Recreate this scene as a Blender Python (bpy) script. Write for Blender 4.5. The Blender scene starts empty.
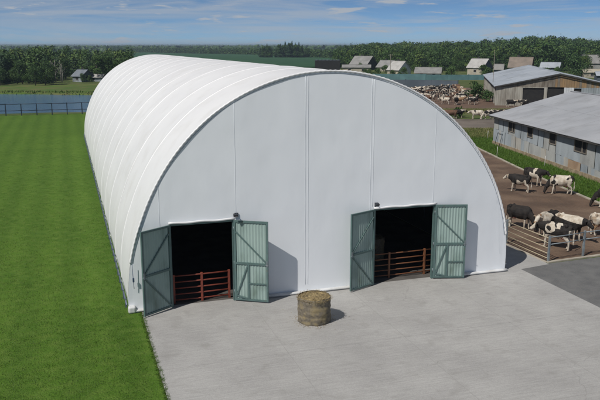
import bpy, bmesh, math, random
import numpy as np
from mathutils import Vector, Matrix, noise
random.seed(7); rng = np.random.default_rng(7)
S = bpy.context.scene; COL = S.collection
PI = math.pi
YAW = math.radians(18.123); PITCH = math.radians(12.246)
CX, CY, CZ = -11.142, -29.186, 11.0
ca, sa = math.cos(YAW), math.sin(YAW)
def fr(X, Y):            # metres right of / ahead of the viewpoint -> world ground point
    return (CX + X*ca + Y*sa, CY - X*sa + Y*ca)
# ------------------------------------------------------------------ materials
def new_mat(name):
    m = bpy.data.materials.new(name); m.use_nodes = True
    nt = m.node_tree; b = nt.nodes['Principled BSDF']
    return m, nt, b
def N(nt, t, **kw):
    n = nt.nodes.new(t)
    for k, v in kw.items():
        if k in n.inputs.keys() if hasattr(n.inputs, 'keys') else False: n.inputs[k].default_value = v
        else: setattr(n, k, v)
    return n
def mat(name, c1, c2=None, scale=3.0, rough=.8, bump=0, bscale=None, metal=0, stretch=None, c3=None, scale3=.4, lo=.35, hi=.65, spec=.5, detail=5, f3=(.5,.7)):
    m, nt, b = new_mat(name); L = nt.links.new
    b.inputs['Roughness'].default_value = rough; b.inputs['Metallic'].default_value = metal
    b.inputs['Specular IOR Level'].default_value = spec
    tc = nt.nodes.new('ShaderNodeTexCoord'); mp = nt.nodes.new('ShaderNodeMapping')
    L(tc.outputs['Object'], mp.inputs[0])
    if stretch: mp.inputs['Scale'].default_value = stretch
    if c2 is None: c2 = tuple(x*.82 for x in c1)
    n1 = nt.nodes.new('ShaderNodeTexNoise'); n1.inputs['Scale'].default_value = scale; n1.inputs['Detail'].default_value = detail
    L(mp.outputs[0], n1.inputs['Vector'])
    r = nt.nodes.new('ShaderNodeValToRGB'); r.color_ramp.elements[0].position = lo; r.color_ramp.elements[1].position = hi
    r.color_ramp.elements[0].color = (*c1, 1); r.color_ramp.elements[1].color = (*c2, 1)
    L(n1.outputs[0], r.inputs[0]); out = r.outputs[0]
    if c3:
        n3 = nt.nodes.new('ShaderNodeTexNoise'); n3.inputs['Scale'].default_value = scale3; n3.inputs['Detail'].default_value = 6
        L(mp.outputs[0], n3.inputs['Vector'])
        r3 = nt.nodes.new('ShaderNodeValToRGB'); r3.color_ramp.elements[0].position = f3[0]; r3.color_ramp.elements[1].position = f3[1]
        L(n3.outputs[0], r3.inputs[0])
        mx = nt.nodes.new('ShaderNodeMix'); mx.data_type = 'RGBA'
        L(r3.outputs[0], mx.inputs['Factor']); L(out, mx.inputs[6]); mx.inputs[7].default_value = (*c3, 1); out = mx.outputs[2]
    L(out, b.inputs['Base Color'])
    if bump:
        nb = nt.nodes.new('ShaderNodeTexNoise'); nb.inputs['Scale'].default_value = bscale or scale*4; nb.inputs['Detail'].default_value = 6
        L(mp.outputs[0], nb.inputs['Vector'])
        bp = nt.nodes.new('ShaderNodeBump'); bp.inputs['Strength'].default_value = 1; bp.inputs['Distance'].default_value = bump
        L(nb.outputs[0], bp.inputs['Height']); L(bp.outputs[0], b.inputs['Normal'])
    return m
M = {}
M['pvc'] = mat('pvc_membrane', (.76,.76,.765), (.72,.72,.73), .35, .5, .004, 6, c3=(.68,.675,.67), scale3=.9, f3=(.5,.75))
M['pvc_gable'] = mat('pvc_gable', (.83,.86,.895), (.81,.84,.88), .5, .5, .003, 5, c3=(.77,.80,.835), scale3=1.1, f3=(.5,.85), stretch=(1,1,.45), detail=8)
M['pvc_band'] = mat('pvc_weld', (.80,.80,.81), (.77,.77,.78), .8, .45)
M['skirt'] = mat('pvc_skirt', (.66,.67,.68), (.52,.52,.51), 2.2, .6, .02, 5)
M['inside_shade'] = mat('painted_inside_shade', (.03,.036,.036), (.045,.05,.048), .6, .9)  # shade of the hangar inside, put into the colour
M['hoop'] = mat('galvanised_hoop', (.17,.20,.25), (.12,.15,.20), 3, .45, metal=.4)
M['hoopedge'] = mat('edge_hoop_paint', (.20,.235,.29), (.16,.19,.24), 3, .5)
M['rope'] = mat('white_rope', (.7,.7,.7), (.5,.5,.5), 9, .8)
M['strap'] = mat('ratchet_strap', (.05,.09,.16), (.03,.05,.09), 9, .7)
M['sheet'] = mat('green_profiled_sheet', (.31,.405,.375), (.26,.355,.33), 1.6, .5, stretch=(1,1,.35), c3=(.15,.21,.18), scale3=1.8, f3=(.5,.75), detail=9)
M['tframe'] = mat('green_painted_frame', (.10,.165,.158), (.08,.132,.127), 3, .5, c3=(.12,.13,.1), scale3=6, f3=(.6,.75))
M['redpipe'] = mat('rust_red_pipe', (.26,.055,.03), (.17,.04,.025), 5, .6)
M['brownpipe'] = mat('brown_pipe', (.22,.085,.035), (.14,.06,.03), 5, .6)
M['lamp'] = mat('lamp_housing', (.03,.035,.045), (.02,.022,.03), 5, .4)
M['lampglass'] = mat('lamp_glass', (.25,.27,.3), (.2,.2,.22), 5, .15)
M['concrete'] = mat('brushed_concrete', (.385,.372,.35), (.32,.31,.292), 2.2, .85, .010, 34, c3=(.275,.267,.252), scale3=1.6, stretch=(.4,1.5,1), f3=(.48,.80), detail=15, lo=.32, hi=.68)
M['plinth'] = mat('concrete_plinth', (.36,.34,.31), (.26,.25,.23), 2, .9, .01, 14)
M['kerb'] = mat('worn_kerb', (.42,.38,.31), (.28,.25,.2), 1.3, .9, .01, 14)
M['asphalt'] = mat('old_asphalt', (.15,.15,.148), (.105,.106,.107), 1.2, .9, .012, 45, c3=(.17,.165,.155), scale3=14, f3=(.52,.72))
M['yard'] = mat('trodden_yard', (.135,.085,.055), (.085,.054,.036), .45, .95, .09, 4, c3=(.185,.128,.086), scale3=.3, f3=(.47,.7), detail=12)
M['dirt'] = mat('brown_dirt', (.14,.085,.055), (.09,.055,.037), .12, .95, .06, 2, c3=(.14,.10,.07), scale3=.07, f3=(.5,.7), detail=8)
M['road'] = mat('farm_track', (.175,.145,.12), (.125,.105,.085), .2, .95, .03, 5, c3=(.09,.07,.055), scale3=.25, f3=(.5,.7), detail=8)
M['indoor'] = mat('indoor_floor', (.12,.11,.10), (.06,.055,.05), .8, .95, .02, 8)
M['hay'] = mat('hay', (.33,.255,.13), (.22,.165,.08), 6, .95, .03, 30, c3=(.13,.095,.05), scale3=5, f3=(.5,.7))
M['net'] = mat('net_wrap', (.21,.18,.135), (.125,.108,.08), 9, .85, .025, 40, c3=(.29,.235,.13), scale3=3, f3=(.48,.66), stretch=(1,1,1.3), detail=12)
M['galv'] = mat('galvanised_pipe', (.28,.32,.34), (.2,.23,.25), 5, .5, metal=.3)
M['ochrepipe'] = mat('ochre_gate_pipe', (.42,.36,.25), (.3,.25,.17), 5, .6)
M['navy'] = mat('navy_fence_paint', (.022,.035,.062), (.015,.022,.04), 5, .6)
M['tarblue'] = mat('blue_grey_sheet', (.31,.345,.37), (.23,.26,.285), .8, .6, stretch=(1,1,.3), c3=(.17,.19,.2), scale3=.7, f3=(.5,.7))
M['greysheet'] = mat('grey_sheet', (.34,.35,.34), (.235,.24,.235), .8, .7, stretch=(1,1,.3), c3=(.26,.2,.14), scale3=.9, f3=(.55,.75))
M['beigesheet'] = mat('beige_sheet', (.36,.35,.32), (.27,.26,.235), .9, .8, stretch=(1,1,.3), c3=(.2,.15,.1), scale3=1.2, f3=(.5,.7))
M['rustsheet'] = mat('rusty_sheet', (.33,.245,.17), (.24,.16,.10), 1.2, .85, stretch=(1,1,.35), c3=(.3,.28,.25), scale3=1, f3=(.5,.7))
M['peel'] = mat('peeling_base', (.38,.30,.20), (.22,.165,.105), 2.5, .95, .03, 8)
M['roofmetal'] = mat('weathered_roof', (.38,.39,.41), (.315,.325,.345), .22, .6, .004, 4, c3=(.27,.275,.285), scale3=.5, f3=(.48,.75), detail=8)
M['roofmetal2'] = mat('blue_grey_roof', (.40,.43,.47), (.33,.36,.40), .15, .55, c3=(.27,.29,.31), scale3=.3, f3=(.5,.75))
M['dark'] = mat('dark_opening', (.012,.012,.013), (.02,.018,.017), 2, .9)
M['oldwood'] = mat('weathered_boards', (.24,.215,.18), (.16,.14,.115), 1.2, .9, stretch=(1,1,.25), c3=(.11,.09,.07), scale3=1.5, f3=(.5,.7))
M['orangewood'] = mat('ochre_boards', (.30,.19,.095), (.21,.145,.085), 1.2, .9, stretch=(1,1,.25))
M['paleboards'] = mat('pale_wall', (.38,.365,.32), (.29,.275,.24), 1.0, .9, stretch=(1,1,.25), c3=(.2,.18,.15), scale3=1, f3=(.5,.75))
M['teal'] = mat('teal_fence', (.10,.20,.21), (.07,.15,.16), .5, .7)
M['slate'] = mat('blue_grey_wall', (.085,.11,.135), (.055,.075,.095), .3, .8)
M['whitewall'] = mat('white_gable', (.62,.64,.66), (.5,.52,.55), 1, .8)
M['brownroof'] = mat('tan_roof', (.23,.185,.15), (.17,.14,.115), .6, .8)
M['slateroof'] = mat('slate_roof', (.17,.19,.22), (.12,.14,.165), .6, .7)
M['greyroof'] = mat('grey_roof', (.26,.255,.245), (.19,.187,.18), .5, .8)
M['paleroof'] = mat('pale_roof', (.43,.42,.40), (.34,.33,.315), .6, .7)
M['darkwall'] = mat('dark_wall', (.035,.035,.035), (.06,.055,.05), .8, .9)
M['creamwall'] = mat('cream_wall', (.42,.38,.30), (.33,.3,.24), .8, .9)
M['bark'] = mat('bark', (.10,.08,.06), (.06,.05,.04), 4, .95)
M['palebark'] = mat('pale_bark', (.4,.38,.34), (.2,.18,.16), 3, .9)
M['cblack'] = mat('black_coat', (.010,.009,.009), (.024,.020,.018), 4, .78, .01, 30, spec=.3, c3=(.035,.027,.022), scale3=1.6, f3=(.5,.75))
M['cwhite'] = mat('white_coat', (.60,.55,.47), (.42,.37,.30), 4, .85, .008, 25, c3=(.27,.19,.12), scale3=2.2, f3=(.50,.72))
M['ctan'] = mat('tan_coat', (.30,.19,.105), (.2,.12,.07), 5, .8)
M['cbrown'] = mat('brown_coat', (.13,.065,.035), (.085,.045,.027), 5, .8)
M['cpink'] = mat('pink_skin', (.45,.25,.2), (.35,.19,.16), 6, .6)
M['choof'] = mat('hoof', (.05,.04,.03), (.03,.025,.02), 6, .6)
M['white_paint'] = mat('white_paint', (.7,.7,.68), (.5,.5,.48), 6, .7)
def foliage(name, c1, c2, c3):
    m, nt, b = new_mat(name); L = nt.links.new
    g = nt.nodes.new('ShaderNodeNewGeometry'); oi = nt.nodes.new('ShaderNodeObjectInfo')
    r = nt.nodes.new('ShaderNodeValToRGB'); e = r.color_ramp.elements
    e[0].color = (*c1, 1); e[1].color = (*c3, 1); k = e.new(.5); k.color = (*c2, 1)
    a = nt.nodes.new('ShaderNodeMath'); a.operation = 'MULTIPLY_ADD'; a.inputs[1].default_value = .75; 
    s = nt.nodes.new('ShaderNodeMath'); s.operation = 'MULTIPLY'; s.inputs[1].default_value = .25
    L(oi.outputs['Random'], s.inputs[0]); L(g.outputs['Random Per Island'], a.inputs[0]); L(s.outputs[0], a.inputs[2])
    L(a.outputs[0], r.inputs[0]); L(r.outputs[0], b.inputs['Base Color'])
    b.inputs['Roughness'].default_value = .6; b.inputs['Specular IOR Level'].default_value = .25
    return m
M['leaf'] = foliage('leaves_mid', (.030,.062,.014), (.052,.10,.022), (.085,.145,.034))
M['leafdark'] = foliage('leaves_dark', (.028,.060,.018), (.047,.092,.024), (.075,.135,.034))
M['leaflight'] = foliage('leaves_light', (.06,.10,.02), (.09,.14,.03), (.125,.18,.045))
M['needle'] = foliage('needles', (.018,.042,.02), (.03,.062,.026), (.048,.088,.034))
M['grassblade'] = foliage('grass_blades', (.045,.098,.011), (.064,.128,.014), (.105,.165,.03))
M['reed'] = foliage('reeds', (.09,.11,.035), (.15,.155,.055), (.22,.2,.09))
def ground_mat(name, a, b_, c, s1=.03, s2=1.2, bump=.03, stripes=False):
    m, nt, b = new_mat(name); L = nt.links.new
    b.inputs['Roughness'].default_value = .95; b.inputs['Specular IOR Level'].default_value = .15
    tc = nt.nodes.new('ShaderNodeTexCoord')
    n1 = nt.nodes.new('ShaderNodeTexNoise'); n1.inputs['Scale'].default_value = s1; n1.inputs['Detail'].default_value = 8
    n2 = nt.nodes.new('ShaderNodeTexNoise'); n2.inputs['Scale'].default_value = s2; n2.inputs['Detail'].default_value = 8
    L(tc.outputs['Object'], n1.inputs[0]); L(tc.outputs['Object'], n2.inputs[0])
    r = nt.nodes.new('ShaderNodeValToRGB'); r.color_ramp.elements[0].position = .38; r.color_ramp.elements[1].position = .62
    r.color_ramp.elements[0].color = (*a, 1); r.color_ramp.elements[1].color = (*b_, 1)
    L(n1.outputs[0], r.inputs[0])
    mx = nt.nodes.new('ShaderNodeMix'); mx.data_type = 'RGBA'; mx.inputs[7].default_value = (*c, 1)
    r2 = nt.nodes.new('ShaderNodeValToRGB'); r2.color_ramp.elements[0].position = .42; r2.color_ramp.elements[1].position = .7
    L(n2.outputs[0], r2.inputs[0]); L(r2.outputs[0], mx.inputs['Factor']); L(r.outputs[0], mx.inputs[6])
    out = mx.outputs[2]
    if stripes:      # passes of the mower, along the hangar, 1.9 m wide
        w = nt.nodes.new('ShaderNodeTexWave'); w.wave_type = 'BANDS'; w.bands_direction = 'X'; w.inputs['Scale'].default_value = .165
        w.inputs['Distortion'].default_value = .8; w.inputs['Detail'].default_value = 2; w.inputs['Detail Scale'].default_value = .3
        L(tc.outputs['Object'], w.inputs[0])
        r3 = nt.nodes.new('ShaderNodeValToRGB'); r3.color_ramp.elements[0].color = (.84,.86,.84,1); r3.color_ramp.elements[1].color = (1.14,1.10,1.12,1)
        L(w.outputs[0], r3.inputs[0]); m2 = nt.nodes.new('ShaderNodeMix'); m2.data_type = 'RGBA'; m2.blend_type = 'MULTIPLY'; m2.inputs['Factor'].default_value = .6
        L(out, m2.inputs[6]); L(r3.outputs[0], m2.inputs[7]); out = m2.outputs[2]
    L(out, b.inputs['Base Color'])
    n4 = nt.nodes.new('ShaderNodeTexNoise'); n4.inputs['Scale'].default_value = 14; n4.inputs['Detail'].default_value = 4
    L(tc.outputs['Object'], n4.inputs[0])
    bp = nt.nodes.new('ShaderNodeBump'); bp.inputs['Strength'].default_value = 1; bp.inputs['Distance'].default_value = bump
    L(n4.outputs[0], bp.inputs['Height']); L(bp.outputs[0], b.inputs['Normal'])
    return m
M['lawn'] = ground_mat('lawn_grass', (.060,.128,.014), (.074,.148,.017), (.096,.164,.026), .16, 2.2, .05, True)
M['ground'] = ground_mat('meadow', (.055,.085,.022), (.085,.115,.034), (.13,.135,.055), .012, .22, .05)
M['roughgrass'] = ground_mat('rough_grass', (.035,.085,.014), (.055,.12,.02), (.09,.12,.035), .15, 1.1, .08)
M['bank'] = ground_mat('lake_bank', (.065,.12,.025), (.095,.145,.032), (.14,.13,.055), .05, .25, .05)
M['crop'] = ground_mat('crop', (.026,.072,.036), (.032,.085,.041), (.040,.096,.044), .006, .08, .05)
M['farland'] = ground_mat('farland', (.03,.055,.02), (.05,.08,.03), (.02,.04,.018), .0016, .02, .1)
def concrete_mat():
    m, nt, b = new_mat('brushed_slab'); L = nt.links.new; b.inputs['Roughness'].default_value = .85
    tc = nt.nodes.new('ShaderNodeTexCoord')
    def nz(scale, st=(1,1,1), det=6, ds=0.):
        mp = nt.nodes.new('ShaderNodeMapping'); mp.inputs['Scale'].default_value = st; L(tc.outputs['Object'], mp.inputs[0])
        n_ = nt.nodes.new('ShaderNodeTexNoise'); n_.inputs['Scale'].default_value = scale; n_.inputs['Detail'].default_value = det; n_.inputs['Distortion'].default_value = ds
        L(mp.outputs[0], n_.inputs[0]); return n_.outputs[0]
    def ramp(src, lo, hi, c0=(0,0,0,1), c1_=(1,1,1,1)):
        r_ = nt.nodes.new('ShaderNodeValToRGB'); e = r_.color_ramp.elements; e[0].position, e[1].position = lo, hi; e[0].color, e[1].color = c0, c1_; L(src, r_.inputs[0]); return r_.outputs[0]
    def mix(f, a_, b_, mode='MIX', k=None):
        q = nt.nodes.new('ShaderNodeMix'); q.data_type = 'RGBA'; q.blend_type = mode
        if f is None: q.inputs['Factor'].default_value = k
        else: L(f, q.inputs['Factor'])
        L(a_, q.inputs[6])
        if isinstance(b_, tuple): q.inputs[7].default_value = b_
        else: L(b_, q.inputs[7])
        return q.outputs[2]
    base = ramp(nz(.35, det=10), .35, .65, (.325,.318,.308,1), (.385,.378,.364,1))
    fine = ramp(nz(9, (.12,1.6,1), 5), .3, .7, (.86,.86,.86,1), (1.09,1.09,1.09,1))
    c = mix(None, base, fine, 'MULTIPLY', .8)
    spk = ramp(nz(28, det=4), .35, .65, (.88,.88,.88,1), (1.08,1.08,1.08,1)); c = mix(None, c, spk, 'MULTIPLY', .9)
    st = ramp(nz(1.3, (1,1,1), 12, .6), .55, .72); f = nt.nodes.new('ShaderNodeMath'); f.operation = 'MULTIPLY'; f.inputs[1].default_value = .38; L(st, f.inputs[0])
    c = mix(f.outputs[0], c, (.23,.222,.205,1))
    # hairline cracks
    v = nt.nodes.new('ShaderNodeTexVoronoi'); v.feature = 'DISTANCE_TO_EDGE'; v.inputs['Scale'].default_value = .16
    mp = nt.nodes.new('ShaderNodeMapping'); L(tc.outputs['Object'], mp.inputs[0]); nn = nt.nodes.new('ShaderNodeTexNoise'); nn.inputs['Scale'].default_value = 1.2; L(tc.outputs['Object'], nn.inputs[0])
    ad = nt.nodes.new('ShaderNodeMix'); ad.data_type = 'RGBA'; ad.blend_type = 'ADD'; ad.inputs['Factor'].default_value = .8; L(mp.outputs[0], ad.inputs[6]); L(nn.outputs[1], ad.inputs[7]); L(ad.outputs[2], v.inputs['Vector'])
    ck = ramp(v.outputs['Distance'], .0, .0035, (1,1,1,1), (0,0,0,1)); mk = ramp(nz(.22, det=2), .5, .58); g = nt.nodes.new('ShaderNodeMath'); g.operation = 'MULTIPLY'; L(ck, g.inputs[0]); L(mk, g.inputs[1])
    h = nt.nodes.new('ShaderNodeMath'); h.operation = 'MULTIPLY'; h.inputs[1].default_value = .28; L(g.outputs[0], h.inputs[0]); c = mix(h.outputs[0], c, (.12,.115,.105,1))
    L(c, b.inputs['Base Color'])
    bp = nt.nodes.new('ShaderNodeBump'); bp.inputs['Distance'].default_value = .006; L(nz(40, (.3,1.4,1), 5), bp.inputs['Height']); L(bp.outputs[0], b.inputs['Normal'])
    return m
M['concrete'] = concrete_mat()
# corrugated look on roofs: sheet joints are geometry; water
m, nt, b = new_mat('lake_water'); L = nt.links.new
b.inputs['Base Color'].default_value = (.065,.14,.235,1); b.inputs['Roughness'].default_value = .12
tc = nt.nodes.new('ShaderNodeTexCoord'); mp = nt.nodes.new('ShaderNodeMapping'); mp.inputs['Scale'].default_value = (1, 2.2, 1)
n1 = nt.nodes.new('ShaderNodeTexNoise'); n1.inputs['Scale'].default_value = .9; n1.inputs['Detail'].default_value = 5
bp = nt.nodes.new('ShaderNodeBump'); bp.inputs['Strength'].default_value = 1; bp.inputs['Distance'].default_value = .22
L(tc.outputs['Object'], mp.inputs[0]); L(mp.outputs[0], n1.inputs[0]); L(n1.outputs[0], bp.inputs['Height']); L(bp.outputs[0], b.inputs['Normal'])
M['water'] = m
# ------------------------------------------------------------------ mesh builder
class MB:
    def __init__(s): s.v = []; s.f = []; s.m = []; s.sm = []
    def add(s, vs, fs, mi=0, smooth=False):
        o = len(s.v); s.v.extend(tuple(p) for p in vs); s.f.extend(tuple(i+o for i in f) for f in fs)
        s.m.extend([mi]*len(fs)); s.sm.extend([smooth]*len(fs)); return s
    def box(s, x0, x1, y0, y1, z0, z1, mi=0):
        return s.add([(x0,y0,z0),(x1,y0,z0),(x1,y1,z0),(x0,y1,z0),(x0,y0,z1),(x1,y0,z1),(x1,y1,z1),(x0,y1,z1)],
                     [(0,3,2,1),(4,5,6,7),(0,1,5,4),(1,2,6,5),(2,3,7,6),(3,0,4,7)], mi)
    def obox(s, c, ax, ay, az, mi=0):     # centre, half-axis vectors
        c = Vector(c); ax, ay, az = Vector(ax), Vector(ay), Vector(az)
        vs = [c+i*ax+j*ay+k*az for k in (-1,1) for i, j in ((-1,-1),(1,-1),(1,1),(-1,1))]
        return s.add(vs, [(0,3,2,1),(4,5,6,7),(0,1,5,4),(1,2,6,5),(2,3,7,6),(3,0,4,7)], mi)
    def beam(s, a, b, w, h, mi=0, up=(0,0,1)):
        a, b = Vector(a), Vector(b); d = b-a; L_ = d.length; d.normalize(); u = Vector(up)
        sd = d.cross(u)
        if sd.length < 1e-4: sd = d.cross(Vector((1,0,0)))
        sd.normalize(); uu = sd.cross(d)
        return s.obox((a+b)/2, d*L_/2, sd*w/2, uu*h/2, mi)
    def tube(s, pts, rad, n=8, mi=0, caps=True, smooth=True):
        pts = [Vector(p) for p in pts]; R = rad if isinstance(rad, (list, tuple)) else [rad]*len(pts)
        vs = []; fs = []; prev = None
        for i, p in enumerate(pts):
            d = (pts[min(i+1,len(pts)-1)]-pts[max(i-1,0)]).normalized()
            if prev is None:
                ref = Vector((0,0,1)) if abs(d.z) < .9 else Vector((1,0,0)); x = d.cross(ref).normalized()
            else: x = (prev - d*prev.dot(d)).normalized()
            prev = x; y = d.cross(x)
            r = R[i]; rx, ry = r if isinstance(r, tuple) else (r, r)
            vs += [p + x*math.cos(2*PI*k/n)*rx + y*math.sin(2*PI*k/n)*ry for k in range(n)]
        for i in range(len(pts)-1):
            for k in range(n):
                fs.append((i*n+k, i*n+(k+1)%n, (i+1)*n+(k+1)%n, (i+1)*n+k))
        if caps: fs.append(tuple(range(n-1,-1,-1))); fs.append(tuple(range((len(pts)-1)*n, len(pts)*n)))
        return s.add(vs, fs, mi, smooth)
    def ell(s, c, rx, ry, rz, mi=0, nu=12, nv=8):
        vs = [(c[0],c[1],c[2]-rz)]; fs = []
        for j in range(1, nv):
            t = -PI/2+PI*j/nv
            for i in range(nu): p = 2*PI*i/nu; vs.append((c[0]+rx*math.cos(t)*math.cos(p), c[1]+ry*math.cos(t)*math.sin(p), c[2]+rz*math.sin(t)))
        vs.append((c[0],c[1],c[2]+rz)); e = len(vs)-1
        for i in range(nu): fs.append((0, 1+(i+1)%nu, 1+i)); fs.append((e, e-nu+i, e-nu+(i+1)%nu))
        for j in range(nv-2):
            for i in range(nu): a_ = 1+j*nu+i; b_ = 1+j*nu+(i+1)%nu; fs.append((a_, b_, b_+nu, a_+nu))
        return s.add(vs, fs, mi, True)
    def mesh(s, name, off=(0,0,0)):
        me = bpy.data.meshes.new(name)
        me.from_pydata([(v[0]-off[0], v[1]-off[1], v[2]-off[2]) for v in s.v], [], s.f); me.update()
        me.polygons.foreach_set('material_index', s.m); me.polygons.foreach_set('use_smooth', s.sm)
        return me
    def build(s, name, mats, parent=None, world=True):
        """world=True: vertices are world coordinates; they are made relative to the parent (or kept) """
        off = parent_world(parent) if (parent is not None and world) else (0,0,0)
        me = s.mesh(name, off)
        for m_ in (mats if isinstance(mats, (list, tuple)) else [mats]): me.materials.append(m_)
        o = bpy.data.objects.new(name, me); COL.objects.link(o)
        if parent is not None: o.parent = parent
        return o
def parent_world(o):
    p = Vector(o.location)
    while o.parent: o = o.parent; p += Vector(o.location)
    return p
def tag(o, label=None, cat=None, group=None, kind=None):
    if label: o['label'] = label
    if cat: o['category'] = cat
    if group: o['group'] = group
    if kind: o['kind'] = kind
    return o
def thing(name, label, cat, loc, rz=0, group=None):
    o = bpy.data.objects.new(name, None); COL.objects.link(o); o.location = loc; o.rotation_euler = (0,0,rz)
    o.empty_display_size = .3
    return tag(o, label, cat, group)
def copy_tree(o, parent=None):
    c = o.copy(); COL.objects.link(c)
    if parent is not None: c.parent = parent
    for ch in [x for x in bpy.data.objects if x.parent == o]: copy_tree(ch, c)
    return c
def center(o):     # put a world-space mesh's origin at its base
    me = o.data; n = len(me.vertices); co = np.empty(n*3); me.vertices.foreach_get('co', co); co = co.reshape(-1,3)
    c = np.array([(co[:,0].min()+co[:,0].max())/2, (co[:,1].min()+co[:,1].max())/2, co[:,2].min()])
    me.vertices.foreach_set('co', (co-c).ravel()); me.update(); o.location = Vector(c)
    return o
def np_mesh(name, V, F, mats, mi=None, k=4):
    me = bpy.data.meshes.new(name); nf = len(F)
    me.vertices.add(len(V)); me.vertices.foreach_set('co', np.asarray(V, dtype=np.float32).ravel())
    me.loops.add(nf*k); me.loops.foreach_set('vertex_index', np.asarray(F, dtype=np.int32).ravel())
    me.polygons.add(nf); me.polygons.foreach_set('loop_start', np.arange(0, nf*k, k, dtype=np.int32))
    me.polygons.foreach_set('loop_total', np.full(nf, k, dtype=np.int32))
    for m_ in mats: me.materials.append(m_)
    if mi is not None: me.polygons.foreach_set('material_index', np.asarray(mi, dtype=np.int32))
    me.update(calc_edges=True); me.validate(); return me
def sheet(name, pts, z, m, rag=0, step=1.5):      # flat polygon with a slightly uneven outline
    out = []
    for i in range(len(pts)):
        a, b_ = Vector(pts[i]), Vector(pts[(i+1)%len(pts)]); n = max(1, int((b_-a).length/step)) if rag else 1
        nr = Vector((-(b_-a).y, (b_-a).x)).normalized()
        for k in range(n):
            p = a.lerp(b_, k/n)
            if rag: p = p + nr*(noise.noise(Vector((p.x*.35, p.y*.35, z*50)))*rag*1.6 + noise.noise(Vector((p.x*1.7, p.y*1.7, 3)))*rag*.6)
            out.append((p.x, p.y, z))
    me = bpy.data.meshes.new(name); bm = bmesh.new()
    f = bm.faces.new([bm.verts.new(p) for p in out]); f.normal_update()
    if f.normal.z < 0: f.normal_flip()
    bmesh.ops.triangulate(bm, faces=bm.faces[:]); bm.to_mesh(me); bm.free(); me.materials.append(m)
    o = bpy.data.objects.new(name, me); COL.objects.link(o); o['kind'] = 'structure'; return o
# ------------------------------------------------------------------ ground, lake
LAKE_Y0, LAKE_X1 = 98.5, 34.0
def lake_d(x, y):       # signed distance, >0 inside the water
    near = y - (98.8 + .6*noise.noise(Vector((x*.08, 0, 0))))
    far = (147 - .50*(x+4)*(1 if x < -4 else .2) + 2.2*noise.noise(Vector((x*.045, 7, 0))) + .7*noise.noise(Vector((x*.2, 3, 0)))) - y
    if x < -60: far = min(far, 175 + 3*noise.noise(Vector((x*.03,2,0))) - y)
    return min(near, far, (LAKE_X1 - x)*.6, (x+330)*.6)
def gz(x, y):
    X, Y = x-CX, y-CY; d = math.hypot(X, Y); z = 0
    if d > 1300:
        t = min(1, (d-1300)/900); z -= 6*t*t*(3-2*t)
    if d > 2300:
        t = min(1, (d-2300)/4200); z += 15.5*t*t*(3-2*t) + 1.5*noise.noise(Vector((x*.0007, y*.0007, 0)))*t
    if d > 500: z += 1.2*noise.noise(Vector((x*.004, y*.004, 1)))*min(1, (d-500)/500)
    if -345 < x < 45 and 90 < y < 215:
        l = lake_d(x, y); t = min(1, max(0, (l+.9)/2.2)); z -= 1.2*t*t*(3-2*t)
    return z
def axis(lo, hi, dense):
    a = set()
    for (p, q, st) in dense: a.update(np.arange(p, q+1e-6, st).round(3))
    v = max(q for p, q, s in dense); st = 8
    while v < hi: v += st; st *= 1.13; a.add(round(min(v, hi), 3))
    v = min(p for p, q, s in dense); st = 8
    while v > lo: v -= st; st *= 1.13; a.add(round(max(v, lo), 3))
    return np.array(sorted(a))
xs = axis(-7500, 9500, [(-330,-120,5),(-120,40,1.6)]); ys = axis(-400, 9500, [(92,190,1.0)])
V = np.array([(x, y, gz(x, y)) for y in ys for x in xs]); nx = len(xs)
F = np.array([(j*nx+i, j*nx+i+1, (j+1)*nx+i+1, (j+1)*nx+i) for j in range(len(ys)-1) for i in range(nx-1)])
cen = V[F].mean(1); dd = np.hypot(cen[:,0]-CX, cen[:,1]-CY)
mi = np.where(dd > 1500, 1, 0)
mi[(cen[:,0] > -345) & (cen[:,0] < 45) & (cen[:,1] > 140) & (cen[:,1] < 192) & (dd < 500)] = 2
me = np_mesh('ground', V, F, [M['ground'], M['farland'], M['bank']], mi)
o = bpy.data.objects.new('ground', me); COL.objects.link(o); o['kind'] = 'structure'
sheet('lake', [(-340,96),(36,96),(36,200),(-340,200)], -.45, M['water'])
sheet('lawn', [(-8.72,-45),(-8.72,0),(-8.9,0),(-8.9,64),(12,64),(14,94.5),(-150,95.5),(-150,-45)], .004, M['lawn'])
sheet('concrete_apron', [(-8.68,-45),(10.06,-45),(10.06,0.2),(-8.68,0.2)], .012, M['concrete'])
sheet('concrete_path', [(9.0,.2),(10.06,.2),(10.06,-.1),(11.95,.18),(11.95,70),(9.0,70)], .010, M['concrete'])
sheet('asphalt_road', [(10.06,-45),(45,-45),(45,1.6),(12.0,.28),(10.06,0)], .008, M['asphalt'])
sheet('cattle_yard', [(12.1,.6),(45,2.0),(45,-.0+2.1),(24,9.5),(24.9,13),(26.0,18),(28.3,27),(31.3,37.9),(36.5,53.5),(12.1,53.5)], .006, M['yard'])
sheet('farm_track', [fr(2,96.5),fr(60,96),fr(110,100),fr(110,109),fr(45,108),fr(2,109.5)], .006, M['road'], 1.2)
sheet('farm_dirt', [fr(2,128),fr(30,127),fr(48,126.5),fr(50,150),fr(75,190),fr(30,195),fr(2,190)], .006, M['dirt'], 2)
sheet('rough_grass', [(25.0,9),(45,4),(45,60),(37,53.4),(31.6,38),(28.5,27),(26.2,18)], .004, M['roughgrass'])
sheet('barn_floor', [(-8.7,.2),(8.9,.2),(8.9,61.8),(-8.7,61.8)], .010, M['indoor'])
# joints cut in the concrete
mb = MB()
for x in (-4.0, .7, 5.4): mb.box(x-.008, x+.008, -45, .15, .0125, .0145)
for y in (-42,-36,-30,-24,-18,-12,-6): mb.box(-8.66, 10.04, y-.008, y+.008, .0125, .0145)
M['joint'] = mat('joint_filler', (.30,.295,.285), (.26,.255,.245), 3, .95)
tag(mb.build('concrete_joints', M['joint']), kind='structure')
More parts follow.
